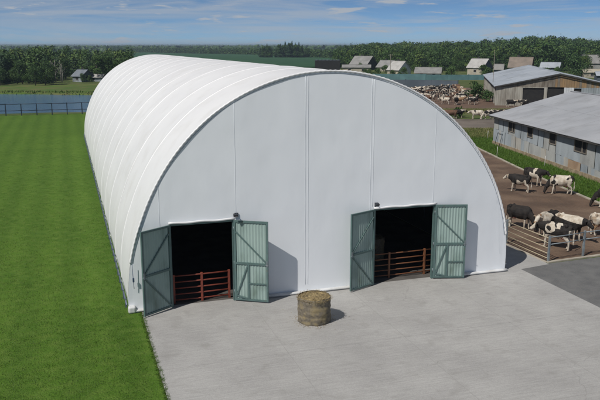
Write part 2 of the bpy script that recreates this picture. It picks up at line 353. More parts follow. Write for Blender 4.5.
# kerbs
def kerb(name, pts, w=.22, h=.1, m=None):
    mb = MB()
    for a, b_ in zip(pts[:-1], pts[1:]):
        a, b_ = Vector((*a,0)), Vector((*b_,0)); n = max(1, int((b_-a).length/1.0))
        for k in range(n):
            p, q = a.lerp(b_, (k+.01)/n), a.lerp(b_, (k+.99)/n); j = random.uniform(-.02,.02)
            mb.beam((p.x+j, p.y, h/2-.02), (q.x+j, q.y, h/2-.02+random.uniform(-.01,.01)), w, h)
    return tag(mb.build(name, m or M['kerb']), kind='structure')
kerb('yard_kerb', [(24.0,9.0),(24.9,13),(26.0,18),(28.3,27),(31.3,37.9),(36.5,53.5)])
kerb('road_kerb', [(12.0,.42),(16,.66),(24,1.05),(45,1.9)], .2, .08)
kerb('path_kerb', [(12.02,.45),(12.02,22)], .14, .06)
# ------------------------------------------------------------------ hangar
A, H0, B, LEN = 9.11, .656, 9.276, 62.0
_t = np.radians([0,12,20,30,40,55,70,85,100,125,140,150,160,170,180]); _r = [1.010,1.010,1.006,.999,.993,.990,.992,.998,1.004,1.007,1.003,.999,.997,1.003,1.006]
def rho(t): return float(np.interp(t, _t, _r))
def arch(t, off=0.0, y=0.0):      # t from 0 (right) to pi (left)
    r = rho(t); return Vector(((A*r+off)*math.cos(t), y, H0+(B*r+off)*math.sin(t)))
def top_z(s, off=0.0):
    lo, hi = 0, PI
    for _ in range(40):
        t = (lo+hi)/2
        if arch(t, off).x > s: lo = t
        else: hi = t
    return arch(lo, off).z
hg = thing('arched_tent_hangar', 'huge white arched membrane hangar with two open green double doors', 'hangar', (0,0,0))
def profile(off, nt_):          # full outline incl. straight sides
    P_ = [Vector((A*rho(0)+off-.02, 0, .02)), Vector((A*rho(0)+off, 0, H0*.5))]
    P_ += [arch(PI*k/nt_, off) for k in range(nt_+1)]
    P_ += [Vector((-A*rho(PI)-off, 0, H0*.5)), Vector((-A*rho(PI)-off+.02, 0, .02))]
    return P_
ribs = [0.05, 4.1, 8.0, 12.9, 17.4, 22.0, 27.2, 32.0, 36.8, 41.6, 46.4, 51.3, 56.2, 61.9]
NT = 90
def sag(y, t):
    for a_, b_ in zip(ribs[:-1], ribs[1:]):
        if a_ <= y <= b_:
            u_ = (y-a_)/(b_-a_); f = (abs(math.sin(PI*u_))**.7)
            return -.032*f + .012*noise.noise(Vector((t*6, y*.9, 0)))
    return 0
yy = sorted(set([round(v,3) for v in np.arange(.0, LEN+.01, .42)] + [round(r+d_,3) for r in ribs for d_ in (-.1,0,.1)]))
yy = [y for y in yy if .0 <= y <= LEN]
mb = MB(); vs = []; fs = []
for y in yy:
    for k, p in enumerate(profile(0, NT)):
        c = Vector((p.x, 0, max(p.z-H0, 0))).normalized(); d_ = sag(y, k/NT)
        vs.append((p.x + c.x*d_, y, p.z + c.z*d_))
n = NT+5
for j in range(len(yy)-1):
    for i in range(n-1): fs.append((j*n+i, j*n+i+1, (j+1)*n+i+1, (j+1)*n+i))
mb.add(vs, fs, 0, True); mb.build('cover', M['pvc'], hg)
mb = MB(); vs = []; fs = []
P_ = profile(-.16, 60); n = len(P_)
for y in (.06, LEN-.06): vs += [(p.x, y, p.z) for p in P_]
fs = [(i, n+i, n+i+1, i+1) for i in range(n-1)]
mb.add(vs, fs, 0, True); mb.build('added_dark_shell', M['inside_shade'], hg)  # added dark shell, keeps the white cover from bouncing light inside
for r in ribs[1:-1]:
    mb = MB(); vs = []; fs = []; P_ = profile(.008, NT); n = len(P_)
    for dy, o_ in ((-.075,-.012),(-.06,.006),(.06,.006),(.075,-.012)):
        vs += [(p.x*(1+o_/9), r+dy, p.z*(1+o_/9)) for p in P_]
    for j in range(3):
        for i in range(n-1): fs.append((j*n+i, j*n+i+1, (j+1)*n+i+1, (j+1)*n+i))
    mb.add(vs, fs, 0, True); mb.build('hoop_band', M['pvc_band'], hg)
# gable sheets (with door openings)
DOORS = [(-7.30,-4.67), (2.05,5.05)]; DH = 3.66
def gable(y, doors, name, m):
    ss = sorted(set([round(v,3) for v in np.arange(-9.0, 9.01, .2)] + [v for d_ in doors for v in d_]))
    ss = [s_ for s_ in ss if abs(s_) < A*.9985]
    mb = MB(); rows = 44; vs = []; fs = []
    for s_ in ss:
        zt = top_z(s_, -.012)
        zz = [0.05 + (DH-.05)*k/16 for k in range(17)] + [DH+(max(zt,DH+.02)-DH)*k/rows for k in range(1, rows+1)] if zt > DH+.1 else \
             [0.05+(zt-.05)*k/(16+rows) for k in range(17+rows)]
        for z in zz:
            w = .018*noise.noise(Vector((s_*.55, z*.35, y))) + .006*noise.noise(Vector((s_*2.2, z*1.1, 5+y)))
            vs.append((s_, y+w, z))
    n = 17+rows
    for i in range(len(ss)-1):
        mid = (ss[i]+ss[i+1])/2; door = any(a_ < mid < b_ for a_, b_ in doors)
        for k in range(n-1):
            if door and k < 16: continue
            fs.append((i*n+k, (i+1)*n+k, (i+1)*n+k+1, i*n+k+1))
    mb.add(vs, fs, 0, True)
    for sg, i in ((-1,0),(1,len(ss)-1)):       # strip between the last column and the edge hoop
        col = vs[i*n:(i+1)*n]; ex = []
        zc = np.linspace(.05, col[-1][2]+.0, 24)
        for z in zc:
            if z <= H0: xe = A*1.008
            else:
                th = PI if sg < 0 else 0.; st = -1 if sg < 0 else 1
                while arch(th,-.006).z < z and abs(th-(PI if sg<0 else 0)) < 1.2: th += st*.004
                xe = abs(arch(th,-.006).x)
            ex += [(sg*xe, y, z), (ss[i]-sg*.02, y+.004, z)]
        b_ = MB(); b_.add(ex, [(2*k,2*k+1,2*k+3,2*k+2) for k in range(len(zc)-1)])
        mb.add(b_.v, b_.f, 0, True)
    return mb.build(name, m, hg)
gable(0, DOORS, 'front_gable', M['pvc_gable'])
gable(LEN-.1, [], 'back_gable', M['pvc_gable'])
# added dark skin behind the front gable so the inside stays dim
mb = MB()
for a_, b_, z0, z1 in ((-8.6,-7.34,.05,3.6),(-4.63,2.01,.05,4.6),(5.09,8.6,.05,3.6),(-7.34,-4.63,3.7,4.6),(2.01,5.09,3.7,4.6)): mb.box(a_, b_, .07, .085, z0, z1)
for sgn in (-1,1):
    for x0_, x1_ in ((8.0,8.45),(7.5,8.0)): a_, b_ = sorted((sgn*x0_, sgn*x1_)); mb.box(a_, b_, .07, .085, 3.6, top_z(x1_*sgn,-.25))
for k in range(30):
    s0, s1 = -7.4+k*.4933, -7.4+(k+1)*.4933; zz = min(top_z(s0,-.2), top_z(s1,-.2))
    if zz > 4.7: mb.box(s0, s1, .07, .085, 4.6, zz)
mb.build('added_gable_skin', M['inside_shade'], hg)
for s_ in (-7.75, -4.5, -1.28, 1.83, 5.0):       # welded seams, in pairs
    for d_ in ((-.06,.06) if abs(s_) < 3 else (0,)):
        z0 = DH+.12 if any(a_-.2 < s_+d_ < b_+.1 for a_, b_ in DOORS) else .4
        mb = MB(); zt = top_z(s_+d_, -.1); pts = [(s_+d_+.012*noise.noise(Vector((z*.6, s_, 0))), -.008+.018*noise.noise(Vector((s_*.55, z*.35, 0))), z) for z in np.linspace(z0, zt, 26)]
        mb.tube(pts, (.005 if abs(s_) < 3 else .004), 4); mb.build('seam', M['pvc_gable'], hg)
# steel edge hoop with laced cover
mb = MB(); mb.tube([arch(t, -.10, -.004) for t in np.linspace(.13, PI-.16, 110)], .012, 6); mb.build('edge_hoop', M['hoopedge'], hg)
mb = MB(); pts = []; NL = 112      # rolled edge of the cover pulled in by the lacing
for k in range(NL*4+1):
    t = .13+(PI-.29)*k/(NL*4); pts.append(arch(t, .014-.016*abs(math.cos(PI*k/4)), .002))
mb.tube(pts, .048, 6); mb.build('cover_hem', M['pvc_band'], hg)
mb = MB()
pts = []
for k in range(NL):
    t0 = .13+(PI-.29)*k/NL; t1 = .13+(PI-.29)*(k+.5)/NL
    pts += [arch(t0, -.02, -.014), arch(t1, -.062, -.008)]
mb.tube(pts, .008, 5)
mb.build('lacing', M['rope'], hg)
mb = MB(); p = arch(PI-.16, -.06, -.14)
mb.tube([p, (p.x+.02, -.12, 1.3), (p.x+.04, -.1, 1.05)], .012, 6)
mb.box(p.x-.01, p.x+.06, -.16, -.11, 1.35, 1.52)
mb.build('ratchet_strap', M['strap'], hg)
# hem of the gable lying on the ground, swollen like a sandbag sleeve
def skirt(x0, x1):
    mb = MB(); k = max(4, int((x1-x0)/.25)); pts = []; R_ = []
    for i in range(k+1):
        x = x0+(x1-x0)*i/k; w = noise.noise(Vector((x*.8, 4, 0)))
        pts.append((x, -.13-.03*w, .085+.02*w)); R_.append((.11+.03*w, .06+.025*w))
    mb.tube(pts, R_, 12)
    mb.box(x0, x1, -.17, .06, .0, .09); return mb.build('gable_hem', M['skirt'], hg)
skirt(-9.12,-8.3); skirt(-3.9,1.25); skirt(5.95,9.2)
mb = MB(); mb.box(-9.22,-8.9,-.26,.05,0,.30); o = mb.build('corner_weight', M['skirt'], hg)
bv = o.modifiers.new('b','BEVEL'); bv.width = .08; bv.segments = 3
# foot rail and lashing straps along the long side
for sx in (-1, 1):
    mb = MB(); X_ = sx*(A*1.008+.07)
    mb.tube([(X_, y, .33+.01*math.sin(y)) for y in np.arange(0, 62.1, 2)], .035, 6)
    for y in np.arange(.6, 62, 1.15): mb.box(X_-.035, X_+.035, y-.02, y+.02, .0, .42)
    mb.build('foot_rail', M['hoop'], hg)
# lintels with a rolled white curtain
for a_, b_ in DOORS:
    mb = MB(); mb.tube([(x, -.09, DH+.07+.015*math.sin(x*5)) for x in np.linspace(a_-.1, b_+.12, 16)], [(.035,.045)]*16, 10); mb.build('rolled_curtain', M['pvc_band'], hg)
    mb = MB(); mb.box(a_-.08, a_, -.05, .08, 0, DH+.02); mb.box(b_, b_+.08, -.05, .08, 0, DH+.02); mb.box(a_, b_, -.03, .08, DH-.06, DH+.02)
    mb.build('door_frame', M['tframe'], hg)
# door leaves
LW, LH, LZ = 1.52, 3.6, .07
def leaf(hx, hy, dirx, diry, side, pattern, label, ajar=0):
    """origin at the hinge foot; local x runs from hinge to free edge; the braced face points to side*y"""
    e = bpy.data.objects.new('door_leaf', None)
    mb = MB(); x0, x1, T = .05, LW-.05, .025
    # profiled sheet
    xs_ = np.arange(x0, x1+.001, .034); vs = []; fs = []
    for i, x in enumerate(xs_):
        y = T*.35*side*(1 if (i//2) % 2 else -1)
        vs += [(x, y, LZ+.04), (x, y, LZ+LH-.04)]
    for i in range(len(xs_)-1): fs.append((2*i, 2*i+2, 2*i+3, 2*i+1))
    mb.add(vs, fs)
    me = mb.mesh('door_leaf'); me.materials.append(M['sheet'])
    p = bpy.data.objects.new('door_leaf', me); COL.objects.link(p); p.parent = hg
    p.location = (hx, hy, 0); p.rotation_euler = (0, 0, math.atan2(diry, dirx))
    if label: p['label'] = label
    fr_ = MB(); y0, y1 = (-.03, .045) if side > 0 else (-.045, .03)
    fr_.box(0, .085, y0, y1, LZ, LZ+LH); fr_.box(LW-.085, LW, y0, y1, LZ, LZ+LH)
    fr_.box(.085, LW-.085, y0, y1, LZ, LZ+.08); fr_.box(.085, LW-.085, y0, y1, LZ+LH-.085, LZ+LH)
    zm = LZ+LH*.47; yb = side*.035
    fr_.box(.085, LW-.085, y0, y1, zm-.045, zm+.05)
    def br(xa, za, xb, zb): fr_.beam((xa, yb, za), (xb, yb, zb), .035, .055, up=(0,0,1))
    if pattern == 'K':
        br(LW-.08, zm+.06, .09, LZ+LH*.90); br(LW-.08, zm-.06, .09, LZ+.10)
    else:
        br(.09, LZ+LH*.86, LW-.08, zm+.07)
        xw = LW*.42; fr_.box(xw-.04, xw+.04, y0, y1, LZ+.08, zm-.045)
        zc = LZ+(zm-LZ)*.47; fr_.box(xw+.04, LW-.085, y0+.004, y1-.004, zc-.03, zc+.03)
        br(.09, LZ+.22, xw-.05, zm-.10); br(.09, LZ+.22, xw-.05, LZ+.10)
    f = fr_.build('leaf_frame', M['tframe'], p, world=False)
    for z in (.45, 1.75, 3.3):
        hb = MB(); hb.tube([(-.01, 0, z-.08), (-.01, 0, z+.08)], .022, 8); hb.build('hinge', M['galv'], p, world=False)
    hb = MB()
    hb.box(LW-.07, LW-.02, side*.05-.012, side*.05+.012, zm-.1, zm+.16); hb.tube([(LW-.12, side*.06, zm-.02), (LW+.03, side*.06, zm-.02)], .012, 6)
    hb.build('bolt', M['galv'], p, world=False)
    return p
def unit(x, y): l = math.hypot(x, y); return x/l, y/l
leaf(-7.36, -.07, *unit(-1.30,-.84), 1, 'K', 'shaded green door leaf at the left corner')
leaf(-4.61, -.07, *unit(1.30,-.76), -1, 'W', 'sunlit pale green door leaf with wicket')
leaf(1.99, -.07, *unit(-1.38,-.58), 1, 'K', 'shaded green door leaf')
leaf(5.11, -.07, *unit(1.46,-.42), -1, 'W', 'sunlit pale green door leaf with wicket')
# floodlights above the doors
for x in (-4.58, 1.98):
    mb = MB(); mb.tube([(x+.1,-.04,3.88),(x+.06,-.22,3.98),(x,-.36,3.98)], .02, 6); mb.box(x+.02,x+.18,-.05,-.02,3.78,3.97)
    mb.obox((x-.02,-.40,3.96), (.09,0,0), (0,.055,.022), (0,-.02,.045)); f = mb.build('floodlight', M['lamp'], hg)
    mb = MB(); mb.obox((x-.02,-.421,3.908), (.08,0,0), (0,.045,.018), (0,-.003,.006)); mb.build('lamp_glass', M['lampglass'], f)
# hoops inside (seen dimly through the doorways)
for y in (4.1, 8.0, 12.9):
    mb = MB(); mb.tube([arch(t, -.3, y) for t in np.linspace(0.02, PI-.02, 48)], .05, 6); mb.build('inner_hoop', M['hoop'], hg)
# ------------------------------------------------------------------ gates in the doorways
def pipe_gate(name, a, b_, zs, m, posts, r=.03, label='', cat='gate', pr=.045, ph=None, group=None):
    a, b_ = Vector((*a,0)), Vector((*b_,0)); t = thing(name, label, cat, (a+b_)/2, 0, group)
    for z in zs:
        mb = MB(); mb.tube([a+Vector((0,0,z)), (a+b_)/2+Vector((0,0,z-.012)), b_+Vector((0,0,z))], r, 8); mb.build('rail', m, t)
    for u_ in posts:
        p = a.lerp(b_, u_); mb = MB(); h_ = ph or max(zs)+.06
        mb.box(p.x-pr, p.x+pr, p.y-pr, p.y+pr, 0.0, h_); mb.build('post', m, t)
    return t
zs = [.16,.42,.69,.97,1.25]
pipe_gate('pipe_gate', (-7.24,.42), (-4.73,.42), zs, M['redpipe'], (.015,.5,.985), .032, 'rust red five rail pipe gate across the left doorway')
pipe_gate('pipe_gate', (2.0,.72), (5.5,.72), zs, M['brownpipe'], (.015,.33,.87), .03, 'brown five rail pipe gate across the right doorway')
# ------------------------------------------------------------------ round bales
def bale(loc, r, h, label, seed, big=True):
    t = thing('round_bale', label, 'bale', loc, seed)
    mb = MB(); nu, nv = 72, 22; vs = []; fs = []
    for j in range(nv+1):
        z = h*j/nv; e = min(j, nv-j)/nv; rr = r*(1 - .05*max(0, 1-e*9)**2)*(1+.012*math.sin(j*1.4+seed))
        for i in range(nu):
            a_ = 2*PI*i/nu; q = rr + .034*noise.noise(Vector((math.cos(a_)*3, math.sin(a_)*3, z*3+seed))) + .008*noise.noise(Vector((math.cos(a_)*14, math.sin(a_)*14, z*14)))
            vs.append((q*math.cos(a_), q*math.sin(a_), z))
    for j in range(nv):
        for i in range(nu): fs.append((j*nu+i, j*nu+(i+1)%nu, (j+1)*nu+(i+1)%nu, (j+1)*nu+i))
    mb.add(vs, fs, 0, True); mb.build('net_wrap', M['net'], t, world=False)
    mb = MB(); vs = []; fs = []; nr = 16
    for j in range(nr+1):
        rr = r*.965*j/nr
        for i in range(nu):
            a_ = 2*PI*i/nu; z = h - .015 - .05*(j/nr)**4 + .035*noise.noise(Vector((rr*math.cos(a_)*5, rr*math.sin(a_)*5, seed))) + .02*math.sin(rr*42)
            vs.append((rr*math.cos(a_), rr*math.sin(a_), z))
    for j in range(nr):
        for i in range(nu): fs.append((j*nu+i, (j+1)*nu+i, (j+1)*nu+(i+1)%nu, j*nu+(i+1)%nu))
    mb.add(vs, fs, 0, False)
    rs = random.Random(seed)
    for k in range(900 if big else 200):      # loose stalks on top and round the rim
        a_ = rs.uniform(0, 2*PI); rr = r*math.sqrt(rs.random())*.98 if k % 2 else r*rs.uniform(.93,1.0); z = h-.03+rs.uniform(0,.02)-(.03 if rr > .9*r else 0)
        p = Vector((rr*math.cos(a_), rr*math.sin(a_), z)); d_ = Vector((rs.uniform(-1,1), rs.uniform(-1,1), rs.uniform(-.1,.45))).normalized()*rs.uniform(.05,.13)
        if rr > .9*r: d_ += Vector((math.cos(a_), math.sin(a_), -.3))*.03
        w = d_.cross(Vector((0,0,1))).normalized()*.006
        mb.add([p-w, p+w, p+d_+w, p+d_-w], [(0,1,2,3)])
    mb.build('straw_end', M['hay'], t, world=False)
    return t
bale((-2.06,-3.30,.012), .675, 1.06, 'round straw bale standing on end on the concrete between the two doorways', 1)
bale((3.7,3.9,.010), .62, 1.2, 'dim hay bale standing inside the hangar behind the right doorway', 2, False)
# straw litter round the bale
mb = MB(); rs = random.Random(5)
for k in range(170):
    a_ = rs.uniform(0, 2*PI); rr = .68+abs(rs.gauss(0,.14 if k % 5 else .8)); p = Vector((-2.06+rr*math.cos(a_), -3.3+rr*math.sin(a_), .018)); q = rs.uniform(0,PI); l = rs.uniform(.03,.1)
    d_ = Vector((math.cos(q)*l, math.sin(q)*l, rs.uniform(0,.012))); w = Vector((-math.sin(q), math.cos(q), 0))*.006
    mb.add([p-w, p+w, p+d_+w, p+d_-w], [(0,1,2,3)])
tag(mb.build('straw_litter', M['hay']), 'scattered straw stalks on the concrete round the bale', 'straw', kind='stuff')
# ------------------------------------------------------------------ yard gate and pen fence
pipe_gate('yard_gate', (12.12,4.15), (12.12,.58), [.2,.46,.74,1.02,1.28], M['ochrepipe'], (), .027, 'long ochre five rail gate closing the cattle yard beside the hangar')
def fence(name, pts, zs, m, label, r=.028, pr=.045, ph=1.4, square=False):
    t = thing(name, label, 'fence', (*pts[0], 0))
    for z in zs:
        mb = MB()
        for a_, b_ in zip(pts[:-1], pts[1:]): mb.tube([(*a_, z), ((a_[0]+b_[0])/2, (a_[1]+b_[1])/2, z-.015), (*b_, z)], r, 8)
        mb.build('rail', m, t)
    for p in pts:
        mb = MB(); mb.box(p[0]-pr, p[0]+pr, p[1]-pr, p[1]+pr, -.02, ph+random.uniform(-.03,.03)); mb.build('post', m, t)
    return t
fence('pen_fence', [(12.13,.50),(14.55,.80),(17.2,1.08),(20.2,1.3),(23.4,1.5)], [.95,1.33], M['galv'], 'grey pipe fence along the near edge of the cattle yard by the asphalt')
fence('pen_fence', [(12.13,4.25),(12.1,8.6),(12.1,13),(12.1,17.5),(12.1,22)], [.5,.95,1.3], M['galv'], 'grey pipe fence running back along the hangar side beyond the ochre gate')
# lakeside fence
LP = [(-8.0+2.32*1.0*k*-1, 93.3+.045*k) for k in range(-4, 14)]
LP = [(3.0-2.33*k, 92.9+.075*k) for k in range(0, 20)]
fence('lakeside_fence', LP, [.82,1.86], M['navy'], 'dark navy post and rail fence between the lawn and the lake', .05, .07, 1.92)
# ------------------------------------------------------------------ stakes, poles, trough
for x, y, lb in ((29.9,32.3,'white marker stake in the grass strip by the near kerb of the grey shed'), (30.6,25.6,'white marker stake in the grass strip below the third shed window'), (36.6,44.5,'white marker stake near the back corner of the grey shed')):
    mb = MB(); mb.tube([(x,y,0),(x+.02,y,.55),(x+.05,y+.01,1.05)], .022, 6); tag(center(mb.build('marker_stake', M['white_paint'])), lb, 'stake')
def pole(x, y, h_, lb, arm=True, r=.11):
    t = thing('utility_pole', lb, 'pole', (x,y,0)); mb = MB(); mb.tube([(x,y,-.3),(x,y,h_)], [r, r*.6], 8); mb.build('shaft', M['oldwood'], t)
    if arm:
        mb = MB(); mb.beam((x-.6,y+.2,h_-.4),(x+.6,y-.2,h_-.4), .09, .09); mb.build('crossarm', M['oldwood'], t)
        for k in (-.5,0,.5):
            mb = MB(); mb.tube([(x+k,y-k*.33,h_-.36),(x+k,y-k*.33,h_-.16)], .04, 6); mb.build('insulator', M['white_paint'], t)
pole(95.0,196.0,8.2,'thin dark pole between the white gabled house and the low grey building', True)
pole(72.8,99.5,10.2,'tall thin pole rising in front of the open sided shed', False, .07)
t = thing('water_trough', 'long blue-grey water trough standing among the distant herd', 'trough', (64.2,104,0), .9)
mb = MB()
for x0, x1, y0, y1 in ((-2.6,2.6,-.55,-.45),(-2.6,2.6,.45,.55),(-2.6,-2.5,-.45,.45),(2.5,2.6,-.45,.45)): mb.box(x0,x1,y0,y1,.15,.85)
mb.box(-2.5,2.5,-.45,.45,.15,.22); mb.build('basin', M['slate'], t, world=False)
for k in (-2,0,2):
    mb = MB(); mb.box(k-.1,k+.1,-.5,.5,0,.15); mb.build('leg', M['darkwall'], t, world=False)
# ------------------------------------------------------------------ sheds
def wallsheet(mb, P, d, u0, u1, z0, z1, out, mi, per=.19, amp=.022):
    """corrugated sheet in a wall: P origin, d unit direction, out outward normal"""
    n = max(2, int(round((u1-u0)/per*2))); vs = []; fs = []
    for i in range(n+1):
        u_ = u0+(u1-u0)*i/n; o_ = amp*(1 if i % 2 else -1)
        q = (P[0]+d[0]*u_+out[0]*o_, P[1]+d[1]*u_+out[1]*o_); vs += [(*q, z0), (*q, z1)]
    for i in range(n): fs.append((2*i, 2*i+2, 2*i+3, 2*i+1))
    mb.add(vs, fs, mi)
P0 = (34.97,40.80); D = (-.2095,-.9778); G_ = (.9778,-.2095); OUT = (-.9778,.2095)
SL, SW, EV, RD = 36.0, 9.08, 3.3, 5.83
sh = thing('corrugated_shed', 'long shed of patched blue-grey corrugated sheet with a pale metal roof', 'shed', (*P0,0))
def sp(u_, v, z): return Vector((P0[0]+D[0]*u_+G_[0]*v, P0[1]+D[1]*u_+G_[1]*v, z))
WIN = [(4.2,5.9),(9.1,10.4),(14.1,15.5),(19.0,21.2),(25.5,27),(31,32.4)]; WZ0, WZ1 = 1.98, 3.10
def jz(u_): return 1.80-.038*u_       # the lap between upper and lower sheets sinks along the wall
mats = [M['tarblue'], M['greysheet'], M['beigesheet'], M['rustsheet']]
mb = MB(); rs = random.Random(11)
u_ = 0
edges = sorted(set([0, SL] + [v for w in WIN for v in w]))
for a_, b_ in zip(edges[:-1], edges[1:]):
    isw = any(abs(a_-w[0]) < .01 for w in WIN); k = max(1, round((b_-a_)/1.3))
    for i in range(k):
        x0, x1 = a_+(b_-a_)*i/k, a_+(b_-a_)*(i+1)/k
        up = rs.choice([0,0,0,1,1]); 
        if isw: wallsheet(mb, P0, D, x0, x1, WZ1, 3.28, OUT, 1); wallsheet(mb, P0, D, x0, x1, jz(x0)+.0, WZ0, OUT, up)
        else: wallsheet(mb, P0, D, x0, x1, jz(x0), 3.28, OUT, 0 if rs.random() < .75 else 1)
u_ = 0
while u_ < SL:
    w = rs.choice([.55,.8,1.1,1.25]); x1 = min(SL, u_+w); mi = rs.choice([1,1,0,0,0,2]) if not 18 < u_ < 20.2 else 3
    if 6 < u_ < 7 or 12.3 < u_ < 13.1: mi = 2
    z0 = .34+rs.uniform(-.06,.05); wallsheet(mb, (P0[0]+OUT[0]*.03, P0[1]+OUT[1]*.03), D, u_, x1, z0, jz(u_)+rs.uniform(0,.05), OUT, mi); u_ = x1
mb.build('wall', mats, sh)
mb = MB(); mb.beam(sp(0,.1,1.6), sp(SL,.1,1.6), .1, 3.2); mb.build('inner_wall', M['darkwall'], sh)
mb = MB(); mb.beam(sp(-.05,-.0,.19), sp(SL+.05,-.0,.19), .16, .40); mb.beam(sp(-.03,0,.2), sp(-.03,2*SW,.2), .12, .4); mb.build('footing', M['peel'], sh)
mb = MB(); wl = MB()
for v0, v1 in ((0,SW),(SW,2*SW)):
    k = 14
    for i in range(k):
        a_, b_ = v0+(v1-v0)*i/k, v0+(v1-v0)*(i+1)/k
        f = lambda v: EV+(RD-EV)*(1-abs(v-SW)/SW)-.06
        for uu in (0, SL):
            p, q = sp(uu,a_,.3), sp(uu,b_,.3); mb.add([p, q, (q.x,q.y,f(b_)), (p.x,p.y,f(a_))], [(0,1,2,3)])
mb.beam(sp(0,2*SW,1.7), sp(SL,2*SW,1.7), .06, 3.1); mb.build('end_wall', M['greysheet'], sh)
for w in WIN:
    wd = MB(); a_, b_ = w
    wd.beam(sp(a_+.05,.03,(WZ0+WZ1)/2), sp(b_-.05,.03,(WZ0+WZ1)/2), .02, WZ1-WZ0-.06); o = wd.build('window', M['dark'], sh)
    fb = MB()
    fb.beam(sp(a_,-.01,WZ0+.03), sp(b_,-.01,WZ0+.03), .1, .07); fb.beam(sp(a_,-.01,WZ1-.03), sp(b_,-.01,WZ1-.03), .1, .07)
    for u_ in ((a_+.04, b_-.04, (a_*.35+b_*.65)) if b_-a_ > 1.6 else (a_+.04, b_-.04)):
        p = sp(u_,-.012,0); fb.beam((p.x,p.y,WZ0+.065), (p.x,p.y,WZ1-.065), .08 if u_ not in (a_+.04,b_-.04) else .06, .1, up=(D[0],D[1],0))
    fb.build('frame', M['oldwood'], o)
# roof: overlapping sheets
def roof(parent, spf, L_, W, ev, rd, m, over=.55, sheetw=1.05, name='roof', rows=2, thick=.035, gaps=.012, seed=3, v0=None):
    mb = MB(); rs = random.Random(seed); n = int(round((L_+2*over)/sheetw)); sl = (rd-ev)/W
    for side in (0,1):
        for r_ in range(rows):
            va, vb = -over+(W+over)*r_/rows - (.12 if r_ else 0), -over+(W+over)*(r_+1)/rows
            for i in range(n):
                ua, ub = -over+(L_+2*over)*i/n, -over+(L_+2*over)*(i+1)/n
                dz = .014*(i % 2) + rs.uniform(0,.010) + r_*.03
                z = lambda v: ev+sl*v+dz
                ve = va-(rs.uniform(0,.05) if r_ == 0 else 0)
                vv = (lambda v: v) if side == 0 else (lambda v: 2*W-v)
                q = [spf(ua,vv(ve),z(ve)), spf(ub+.02,vv(ve),z(ve)), spf(ub+.02,vv(vb),z(vb)), spf(ua,vv(vb),z(vb))]
                t_ = Vector((0,0,-thick)); mb.add(q+[p+t_ for p in q], [(0,1,2,3),(7,6,5,4),(0,4,5,1),(1,5,6,2),(2,6,7,3),(3,7,4,0)])
    mb.beam(spf(-over,W,rd+.07), spf(L_+over,W,rd+.07), .3, .05)
    return mb.build(name, m, parent)
roof(sh, sp, SL, SW, EV+.12, RD, M['roofmetal'], .5)
mb = MB(); mb.beam(sp(-.48,-.46,EV-.12), sp(SL+.4,-.46,EV-.12), .04, .16); mb.beam(sp(-.46,-.4,EV-.1), sp(-.46,SW,RD-.12), .04, .18); mb.build('fascia', M['darkwall'], sh)
# ladder-like frame leaning on the far end of the wall
mb = MB(); mb.tube([sp(1.6,-.45,0), sp(1.6,-.12,1.5), sp(2.9,-.12,1.5), sp(2.9,-.45,0)], .03, 6); mb.build('pipe_frame', M['navy'], sh)
# open-sided shed behind
Q0 = (65.67,87.28); QG = (.8654,-.5010); QD = (.5010,.8654); QL, QW, QE, QR = 57.0, 11.07, 3.62, 6.0
def sq(u_, v, z): return Vector((Q0[0]+QD[0]*u_+QG[0]*v, Q0[1]+QD[1]*u_+QG[1]*v, z))
s2 = thing('open_sided_shed', 'big weathered shed with open timber side and dark doorways under a blue-grey roof', 'shed', (*Q0,0))
roof(s2, sq, QL, QW, QE, QR, M['roofmetal2'], .4, 1.3, rows=3, seed=8)
OPEN = [(4.75,8.5,3.35),(9.1,12.0,3.5),(13.75,15.0,3.3)]
f2 = lambda v: QE+(QR-QE)*(1-abs(v-QW)/QW)-.1
mats2 = [M['paleboards'], M['oldwood'], M['orangewood'], M['tarblue'], M['whitewall']]
mb = MB(); rs = random.Random(4); v = 0.0
while v < 2*QW-.01:
    w = .42; e_ = min(2*QW, v+w)
    for o_ in OPEN:
        for c in o_[:2]:
            if v < c < e_-.001: e_ = c
    mid = (v+e_)/2; op = [o_ for o_ in OPEN if o_[0] < mid < o_[1]]
    lowm = 0 if v < 12.2 else 3; upm = 1 if v < 10 else rs.choice([1,2,2,1])
    zb = op[0][2] if op else 0.0
    zc = 3.45
    if 12 <= v < 13.75: lowm = 4
    for za, zz_a, zz_b, mi in ((zb, zc, zc, lowm), (max(zb,zc), f2(v), f2(e_), upm)):
        if zz_a - za < .02: continue
        p, q = sq(0,v+.01,za), sq(0,e_-.01,za); j = rs.uniform(-.02,.02); n_ = Vector((-QD[0]*j, -QD[1]*j, 0))
        mb.add([p+n_, q+n_, Vector((q.x,q.y,zz_b))+n_, Vector((p.x,p.y,zz_a))+n_], [(0,1,2,3)], mi)
    v = e_
p_ = [sq(.3,0.2,0), sq(.3,2*QW-.2,0)]
mb.build('front_wall', mats2, s2)
mb = MB(); mb.beam(sq(QL,0,1.8), sq(QL,2*QW,1.8), .1, 3.6); mb.beam(sq(0,2*QW,1.75), sq(QL,2*QW,1.75), .1, 3.4); mb.build('back_wall', M['oldwood'], s2)
mb = MB(); mb.beam(sq(5.5,6.0,1.75), sq(QL,6.0,1.75), .1, 3.5); mb.beam(sq(5.5,.2,1.75), sq(5.5,5.9,1.75), .1, 3.5); mb.build('inner_wall', M['oldwood'], s2)
for a_, b_, zt in OPEN:
    mb = MB(); mb.beam(sq(.25,a_,zt/2), sq(.25,b_,zt/2), .04, zt); mb.build('doorway', M['dark'], s2)  # near-black sheet stands in for the shade inside each opening
for k in range(11):
    mb = MB(); p = sq(.15+k*4.97,.05,0); mb.box(p.x-.14,p.x+.14,p.y-.14,p.y+.14,0,QE-.05); mb.build('post', M['paleboards'], s2)
mb = MB(); mb.beam(sq(0,.0,1.3), sq(QL,.0,1.3), .08, .16); mb.beam(sq(0,0.,QE-.12), sq(QL,0,QE-.12), .14, .2); mb.build('side_rail', M['oldwood'], s2)
